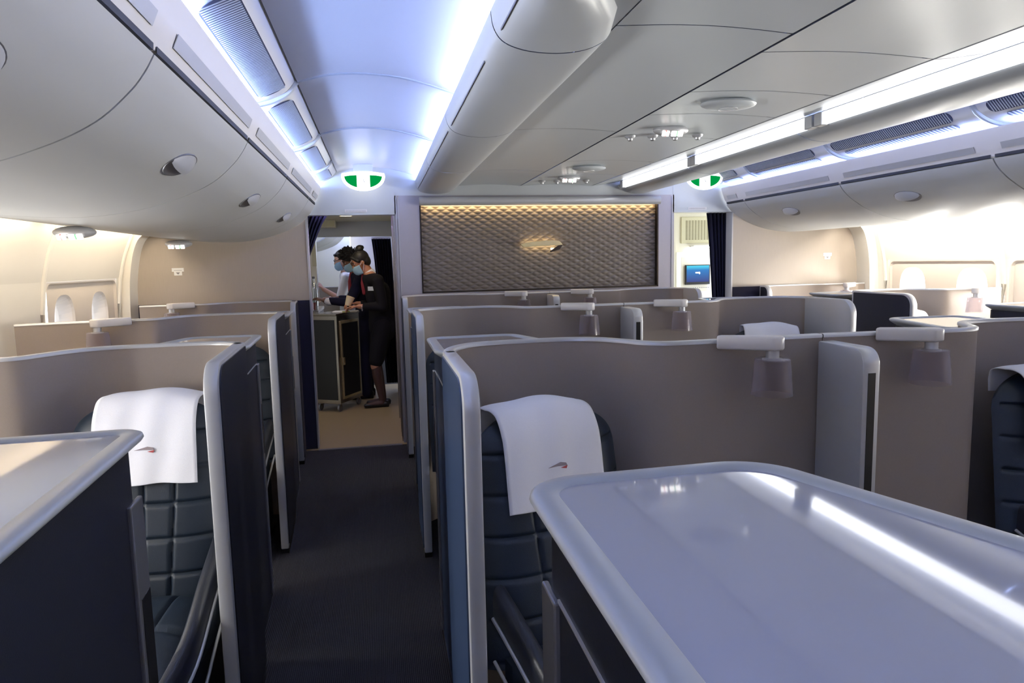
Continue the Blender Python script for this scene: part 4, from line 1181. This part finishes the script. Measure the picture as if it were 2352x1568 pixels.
def person(name_label, base, skinm, J, suitm, cat='person', skirt=False, hairfn=None, sleeves=(1., 1.), tie=True, legs='skin', wob=0):
    """J: dict of joints in world space"""
    V = lambda k: Vector(J[k])
    r = empty('person', base); inv = -Vector(base)
    sh = lambda p: Vector(p)+inv
    f = (V('face')-V('head')).normalized() # looking direction
    b = MB()
    hc = sh(J['head']); fx = f
    rot = Matrix.Identity(3); zz = V('crown')-V('head'); zz = (zz-fx*zz.dot(fx)).normalized(); yy = zz.cross(fx)
    rot = Matrix((fx, yy, zz)).transposed()*.94
    def hp(a, bb, c): return hc+rot @ Vector((a, bb, c))
    # head: cranium, jaw, nose, brow, ears
    b.ell(hp(-.012, 0, .028), (.098, .074, .092), rot, 20, 14)
    b.ell(hp(.030, 0, -.028), (.058, .058, .078), rot, 18, 12)
    b.ell(hp(.040, 0, -.082), (.036, .040, .030), rot, 14, 10)
    b.caps(hp(.083, 0, .012), hp(.102, 0, -.022), .009, .014, 8)
    b.ell(hp(.078, 0, .022), (.014, .05, .012), rot)
    b.ell(hp(.083, 0, -.055), (.010, .024, .009), rot)
    for s_ in (-1, 1): b.ell(hp(-.012, s_*.075, -.008), (.018, .009, .032), rot)
    nb = sh(J['neck'])
    b.caps(hp(-.02, 0, -.06), nb, .052, .058)
    ch, wa, pe = sh(J['chest']), sh(J['waist']), sh(J['pelvis'])
    b.caps(nb, ch, .07, .105); b.caps(ch, wa, .115, .098); b.caps(wa, pe, .098, .12)
    suit = MB()
    for s_ in ('l', 'r'):
        a1, a2, a3, a4 = sh(J['sh_'+s_]), sh(J['el_'+s_]), sh(J['wr_'+s_]), sh(J['ha_'+s_])
        b.caps(nb, a1, .052, .05); b.caps(a1, a2, .046, .038); b.caps(a2, a3, .037, .026); 
        hand(b, a3, a4-a3, 1 if s_ == 'l' else -1, J.get('curl', .6))
        h1, h2, h3 = sh(J['hip_'+s_]), sh(J['kn_'+s_]), sh(J['an_'+s_])
        b.caps(h1, h2, .082, .054); b.caps(h2, h2.lerp(h3, .3), .047, .050); b.caps(h2.lerp(h3, .3), h3, .050, .028)
        tz = sh(J['toe_'+s_]); b.caps(h3+Vector((0, 0, -.045)), tz, .034, .022)
    body = bake(b, 'body', skinm, r, .0075)
    # clothing
    dv = V('chest')-V('waist')
    suit.caps(nb+Vector((0, 0, -.05)), ch, .088, .135); suit.caps(ch, wa, .14, .122); suit.caps(wa, pe, .122, .145)
    if not skirt: pass
    suit.caps(pe, pe+Vector((.012, 0, -.07 if skirt else -.08)), .147, .155)
    for s_ in ('l', 'r'):
        a1, a2, a3 = sh(J['sh_'+s_]), sh(J['el_'+s_]), sh(J['wr_'+s_])
        fr_ = sleeves[0 if s_ == 'l' else 1]
        suit.caps(nb.lerp(a1, .35)+Vector((0, 0, -.03)), a1, .075, .068); suit.caps(a1, a2, .066, .055)
        if fr_ > .05: suit.caps(a2, a2.lerp(a3, fr_), .055, .043)
    jk = bake(suit, 'jacket', suitm, r, .009, 5)
    lg = MB()
    if skirt:
        for s_ in ('l', 'r'):
            h1, h2 = sh(J['hip_'+s_]), sh(J['kn_'+s_]); lg.caps(h1, h1.lerp(h2, .86), .108, .080)
        lg.caps(pe+Vector((0, 0, -.06)), (sh(J['kn_l'])+sh(J['kn_r']))/2+Vector((.02, 0, .10)), .13, .09)
        bake(lg, 'skirt', suitm, r, .009, 4)
        tg = MB()
        for s_ in ('l', 'r'):
            h2, h3, tz = sh(J['kn_'+s_]), sh(J['an_'+s_]), sh(J['toe_'+s_])
            tg.caps(h2+Vector((0, 0, .05)), h2.lerp(h3, .3), .050, .054); tg.caps(h2.lerp(h3, .3), h3, .054, .031); tg.caps(h3+Vector((0, 0, -.04)), tz, .036, .024)
        bake(tg, 'tights', 'tights', r, .008, 3)
    else:
        for s_ in ('l', 'r'):
            h1, h2, h3 = sh(J['hip_'+s_]), sh(J['kn_'+s_]), sh(J['an_'+s_])
            lg.caps(h1, h2, .105, .078); lg.caps(h2, h3+Vector((0, 0, -.02)), .078, .066)
        lg.caps(pe, pe+Vector((0, 0, -.08)), .13, .135)
        bake(lg, 'trousers', suitm, r, .01, 4)
    sl = ('l', 'r')
    for s_ in sl:
        sb = MB(); h3, tz = sh(J['an_'+s_]), sh(J['toe_'+s_]); g = (tz-h3); g.z = 0; g.normalize()
        heel = h3-g*.045; heel.z = .03; tip = tz+g*.012; tip.z = .026
        sb.caps(heel, tip, .036, .026); sb.caps(heel+Vector((0, 0, .03)), h3+Vector((0, 0, -.03)), .036, .038) if not skirt else None
        sb.box(heel.x-.03, heel.x+.03, heel.y-.03, heel.y+.03, 0.0, .03)
        bake(sb, 'shoe', 'black', r, .007, 2)
    # collar, tie, mask, eyes, hair
    cb_ = MB()
    n0 = nb+Vector((0, 0, .012))
    cb_.lathe([(.066, -.03), (.064, .0), (.058, .032), (.054, .032), (.058, -.01)], (0, 0, 0), 24)
    tl = (hc-nb).normalized(); q = Vector((0, 0, 1)).rotation_difference(tl).to_matrix().to_4x4()
    cb_.build('collar', 'shirt', r, smooth=True, xf=Matrix.Translation(n0) @ q)
    if tie:
        tb = MB(); fdir = Vector((fx.x, fx.y, 0)).normalized()
        p0 = n0+fdir*.066; p1 = ch+fdir*.146
        tb.caps(p0, p0.lerp(p1, .5)+fdir*.012, .018, .020, 8); tb.caps(p0.lerp(p1, .5)+fdir*.012, p1, .02, .022, 8)
        tb.build('tie', 'tie', r, smooth=True)
    mk = MB(); rows = []
    for i in range(15):
        a = -1.25+2.5*i/14; row = []
        for j in range(9):
            t = j/8; z = .004-.108*t
            bulge = .030*math.sin(PI*t)**.7*math.cos(a)**2
            row.append(hp((.082+bulge)*math.cos(a)*1.06+.008, (.072+.2*bulge)*math.sin(a), z-.02))
        rows.append(row)
    mo = mk.grid(rows).build('face_mask', 'mask', r, smooth=True, angle=80)
    md = mo.modifiers.new('t', 'SOLIDIFY'); md.thickness = .003
    st = MB()
    for s_ in (-1, 1):
        st.tube([hp(.03, s_*.07, -.022), hp(-.02, s_*.083, .012)], .0022, 6); st.tube([hp(.03, s_*.068, -.10), hp(-.02, s_*.083, -.02)], .0022, 6)
    st.build('ear_loop', 'shirt', mo)
    for s_ in (-1, 1):
        e = MB().ell(hp(.0745, s_*.031, .010), (.007, .011, .0055), rot).build('eye', 'white', r, smooth=True)
        MB().ell(hp(.0805, s_*.031, .010), (.0025, .0055, .0052), rot).build('iris', 'black', e, smooth=True)
        MB().caps(hp(.086, s_*.018, .030), hp(.078, s_*.048, .030), .005, .004, 6).build('eyebrow', 'hair', r)
    hb = MB(); hairfn(hb, hp, rot); bake(hb, 'hair', 'hair', r, .006, 1)
    tag(r, name_label, cat)
    return r, jk, hp

def hair_bun(hb, hp, rot):
    hb.ell(hp(-.022, 0, .040), (.100, .083, .092), rot, 20, 14)
    hb.ell(hp(-.060, 0, -.01), (.060, .076, .075), rot, 18, 12)
    hb.ell(hp(-.062, 0, .140), (.050, .050, .040), rot, 16, 10)
    for k in range(10):
        a = 2*PI*k/10
        hb.ell(hp(-.062+.04*math.cos(a), .04*math.sin(a), .138), (.018, .018, .024), rot, 8, 6)
    hb.caps(hp(.066, -.02, .085), hp(.03, -.066, .03), .016, .014); hb.caps(hp(.066, .02, .085), hp(.03, .066, .03), .016, .014)
def hair_spiky(hb, hp, rot):
    hb.ell(hp(-.020, 0, .042), (.102, .084, .092), rot, 20, 14)
    hb.ell(hp(-.055, 0, .0), (.062, .076, .07), rot, 18, 12)
    rr = random.Random(3)
    for k in range(110):
        a = rr.uniform(0, 2*PI); e = rr.uniform(.25, 1.3)
        d = Vector((math.cos(a)*math.cos(e), math.sin(a)*math.cos(e), math.sin(e)))
        p = Vector((-.02+.098*d.x, .08*d.y, .042+.088*d.z)); q = p+d*rr.uniform(.02, .045)+Vector((.012, 0, .006))
        hb.caps(hp(*p), hp(*q), .011, .005, 6)
def hair_short(hb, hp, rot):
    hb.ell(hp(-.022, 0, .040), (.099, .079, .088), rot, 20, 14)
    hb.ell(hp(-.055, 0, -.0), (.058, .073, .06), rot, 18, 12)
    hb.caps(hp(.06, -.045, .085), hp(.065, .045, .085), .017, .017)

JA = dict(head=(-.185, 7.60, 1.585), face=(-.285, 7.585, 1.535), crown=(-.145, 7.60, 1.70), neck=(-.095, 7.60, 1.445), chest=(-.015, 7.60, 1.25), waist=(.0, 7.6, 1.07), pelvis=(.015, 7.6, .93),
          sh_l=(-.01, 7.43, 1.385), el_l=(.03, 7.40, 1.105), wr_l=(-.215, 7.42, 1.115), ha_l=(-.32, 7.45, 1.115),
          sh_r=(-.04, 7.77, 1.385), el_r=(-.01, 7.80, 1.11), wr_r=(-.25, 7.72, 1.13), ha_r=(-.35, 7.66, 1.14),
          hip_l=(.02, 7.52, .88), kn_l=(-.075, 7.50, .46), an_l=(-.02, 7.51, .085), toe_l=(-.18, 7.49, .03),
          hip_r=(.02, 7.68, .88), kn_r=(-.06, 7.66, .46), an_r=(.0, 7.66, .085), toe_r=(-.155, 7.66, .03), curl=.75)
pa, jka, hpa = person('attendant in black jacket and skirt, blue mask and bun, leaning over the service cart', (0, 7.6, 0), 'skin1', JA, 'suit', skirt=True, hairfn=hair_bun, sleeves=(.72, .72))
bd = MB().box(-.035, .035, -.003, 0, -.022, .022).build('name_badge', 'silver', pa)
bd.location = (-.085, -.155, 1.30); bd.rotation_euler = (0, 0, math.radians(-30))
wt = MB().tube([(.03*math.cos(2*PI*k/16), 0, .03*math.sin(2*PI*k/16)) for k in range(17)], .006, 6).build('wrist_watch', 'silver', pa)
wt.location = (-.185, -.18, 1.10); wt.rotation_euler = (0, 0, math.radians(85))
r = empty('paper_cup', (-.335, 7.46, 1.128)); r.rotation_euler = (0, math.radians(22), 0)
MB().lathe([(0, 0), (.030, 0), (.046, .10), (.043, .10), (.028, .004), (0, .004)], (0, 0, 0), 22).build('cup', 'card', r, smooth=True)
tag(r, 'cream paper cup held by the attendant over the cart', 'cup')

JB = dict(head=(-.315, 8.12, 1.615), face=(-.40, 8.10, 1.555), crown=(-.275, 8.12, 1.73), neck=(-.24, 8.13, 1.46), chest=(-.185, 8.13, 1.26), waist=(-.16, 8.14, 1.08), pelvis=(-.15, 8.14, .93),
          sh_l=(-.20, 7.96, 1.395), el_l=(-.335, 7.93, 1.135), wr_l=(-.615, 8.02, 1.16), ha_l=(-.71, 8.08, 1.20),
          sh_r=(-.20, 8.31, 1.395), el_r=(-.30, 8.36, 1.14), wr_r=(-.50, 8.30, 1.17), ha_r=(-.60, 8.28, 1.18),
          hip_l=(-.155, 8.06, .88), kn_l=(-.20, 8.05, .48), an_l=(-.19, 8.05, .09), toe_l=(-.34, 8.02, .03),
          hip_r=(-.155, 8.22, .88), kn_r=(-.20, 8.24, .48), an_r=(-.17, 8.24, .09), toe_r=(-.32, 8.24, .03), curl=.9)
pb, jkb, hpb = person('attendant in navy suit with spiky black hair reaching a hand to the counter', (-.15, 8.1, 0), 'skin2', JB, 'suitnavy', hairfn=hair_spiky, sleeves=(.74, .74))
cf = MB().caps(Vector((-.555, 8.0, 1.146))-Vector((-.15, 8.1, 0)), Vector((-.575, 8.01, 1.148))-Vector((-.15, 8.1, 0)), .046, .043).build('shirt_cuff', 'shirt', pb, smooth=True)

JC = dict(head=(-.435, 8.73, 1.625), face=(-.53, 8.72, 1.59), crown=(-.41, 8.73, 1.74), neck=(-.39, 8.73, 1.46), chest=(-.36, 8.73, 1.26), waist=(-.345, 8.73, 1.08), pelvis=(-.34, 8.73, .93),
          sh_l=(-.38, 8.56, 1.395), el_l=(-.47, 8.54, 1.15), wr_l=(-.66, 8.59, 1.27), ha_l=(-.72, 8.61, 1.35),
          sh_r=(-.38, 8.91, 1.395), el_r=(-.40, 8.95, 1.13), wr_r=(-.60, 8.89, 1.15), ha_r=(-.70, 8.85, 1.15),
          hip_l=(-.34, 8.65, .88), kn_l=(-.35, 8.65, .48), an_l=(-.32, 8.65, .09), toe_l=(-.46, 8.65, .03),
          hip_r=(-.34, 8.81, .88), kn_r=(-.35, 8.81, .48), an_r=(-.32, 8.81, .09), toe_r=(-.46, 8.81, .03), curl=.6)
pc, jkc, hpc = person('attendant in white shirt with glasses and blue mask, mostly hidden behind the navy suit', (-.34, 8.73, 0), 'skin3', JC, 'shirt', hairfn=hair_short, sleeves=(0, 0), tie=False)
gm = MB()
for s_ in (-1, 1):
    gm.tube([hpc(.098, s_*.034+.022*math.cos(2*PI*k/14), .012+.018*math.sin(2*PI*k/14)) for k in range(15)], .002, 6)
    gm.tube([hpc(.094, s_*.056, .014), hpc(-.01, s_*.08, .014)], .002, 6)
gm.build('glasses', 'black', pc)

# ------------------------------------------------------------------ light from outside and the lamps' throw
w = bpy.data.worlds.new('world'); S.world = w; w.use_nodes = True
nt = w.node_tree
bg = nt.nodes['Background']; bg.inputs['Color'].default_value = (.86, .93, 1, 1); bg.inputs['Strength'].default_value = 6.0

def area(name, loc, rot, sx, sy, col, e, spread=None):
    l = bpy.data.lights.new(name, 'AREA'); l.shape = 'RECTANGLE'; l.size = sx; l.size_y = sy; l.color = col; l.energy = e
    if spread: l.spread = spread
    o = bpy.data.objects.new(name, l); COL.objects.link(o); o.location = loc; o.rotation_euler = rot
    return o
for a, b in ((.85, 1.98), (2.1, 3.23), (3.35, 4.38), (4.49, 5.63)):
    for yc in (a+.24, b-.27):
        area('daylight', (4.92, yc, 1.24), (0, math.radians(90+12), 0), .34, .26, (1, .94, .82), 55)

for a, b in ((.85, 1.98), (2.1, 3.23)):
    for yc in (a+.27, b-.27):
        area('daylight', (-2.17, yc, 1.22), (0, math.radians(-90-8), 0), .34, .26, (1, .96, .88), 36)

S.view_settings.view_transform = 'Standard'
S.view_settings.look = 'None'
S.view_settings.exposure = .08
S.view_settings.gamma = 1.0
S.view_settings.use_curve_mapping = False
S.cycles.use_denoising = True
try: S.cycles.denoiser = 'OPENIMAGEDENOISE'
except Exception: pass
S.cycles.max_bounces = 10
S.cycles.diffuse_bounces = 6
S.cycles.transparent_max_bounces = 12
S.cycles.sample_clamp_indirect = 8
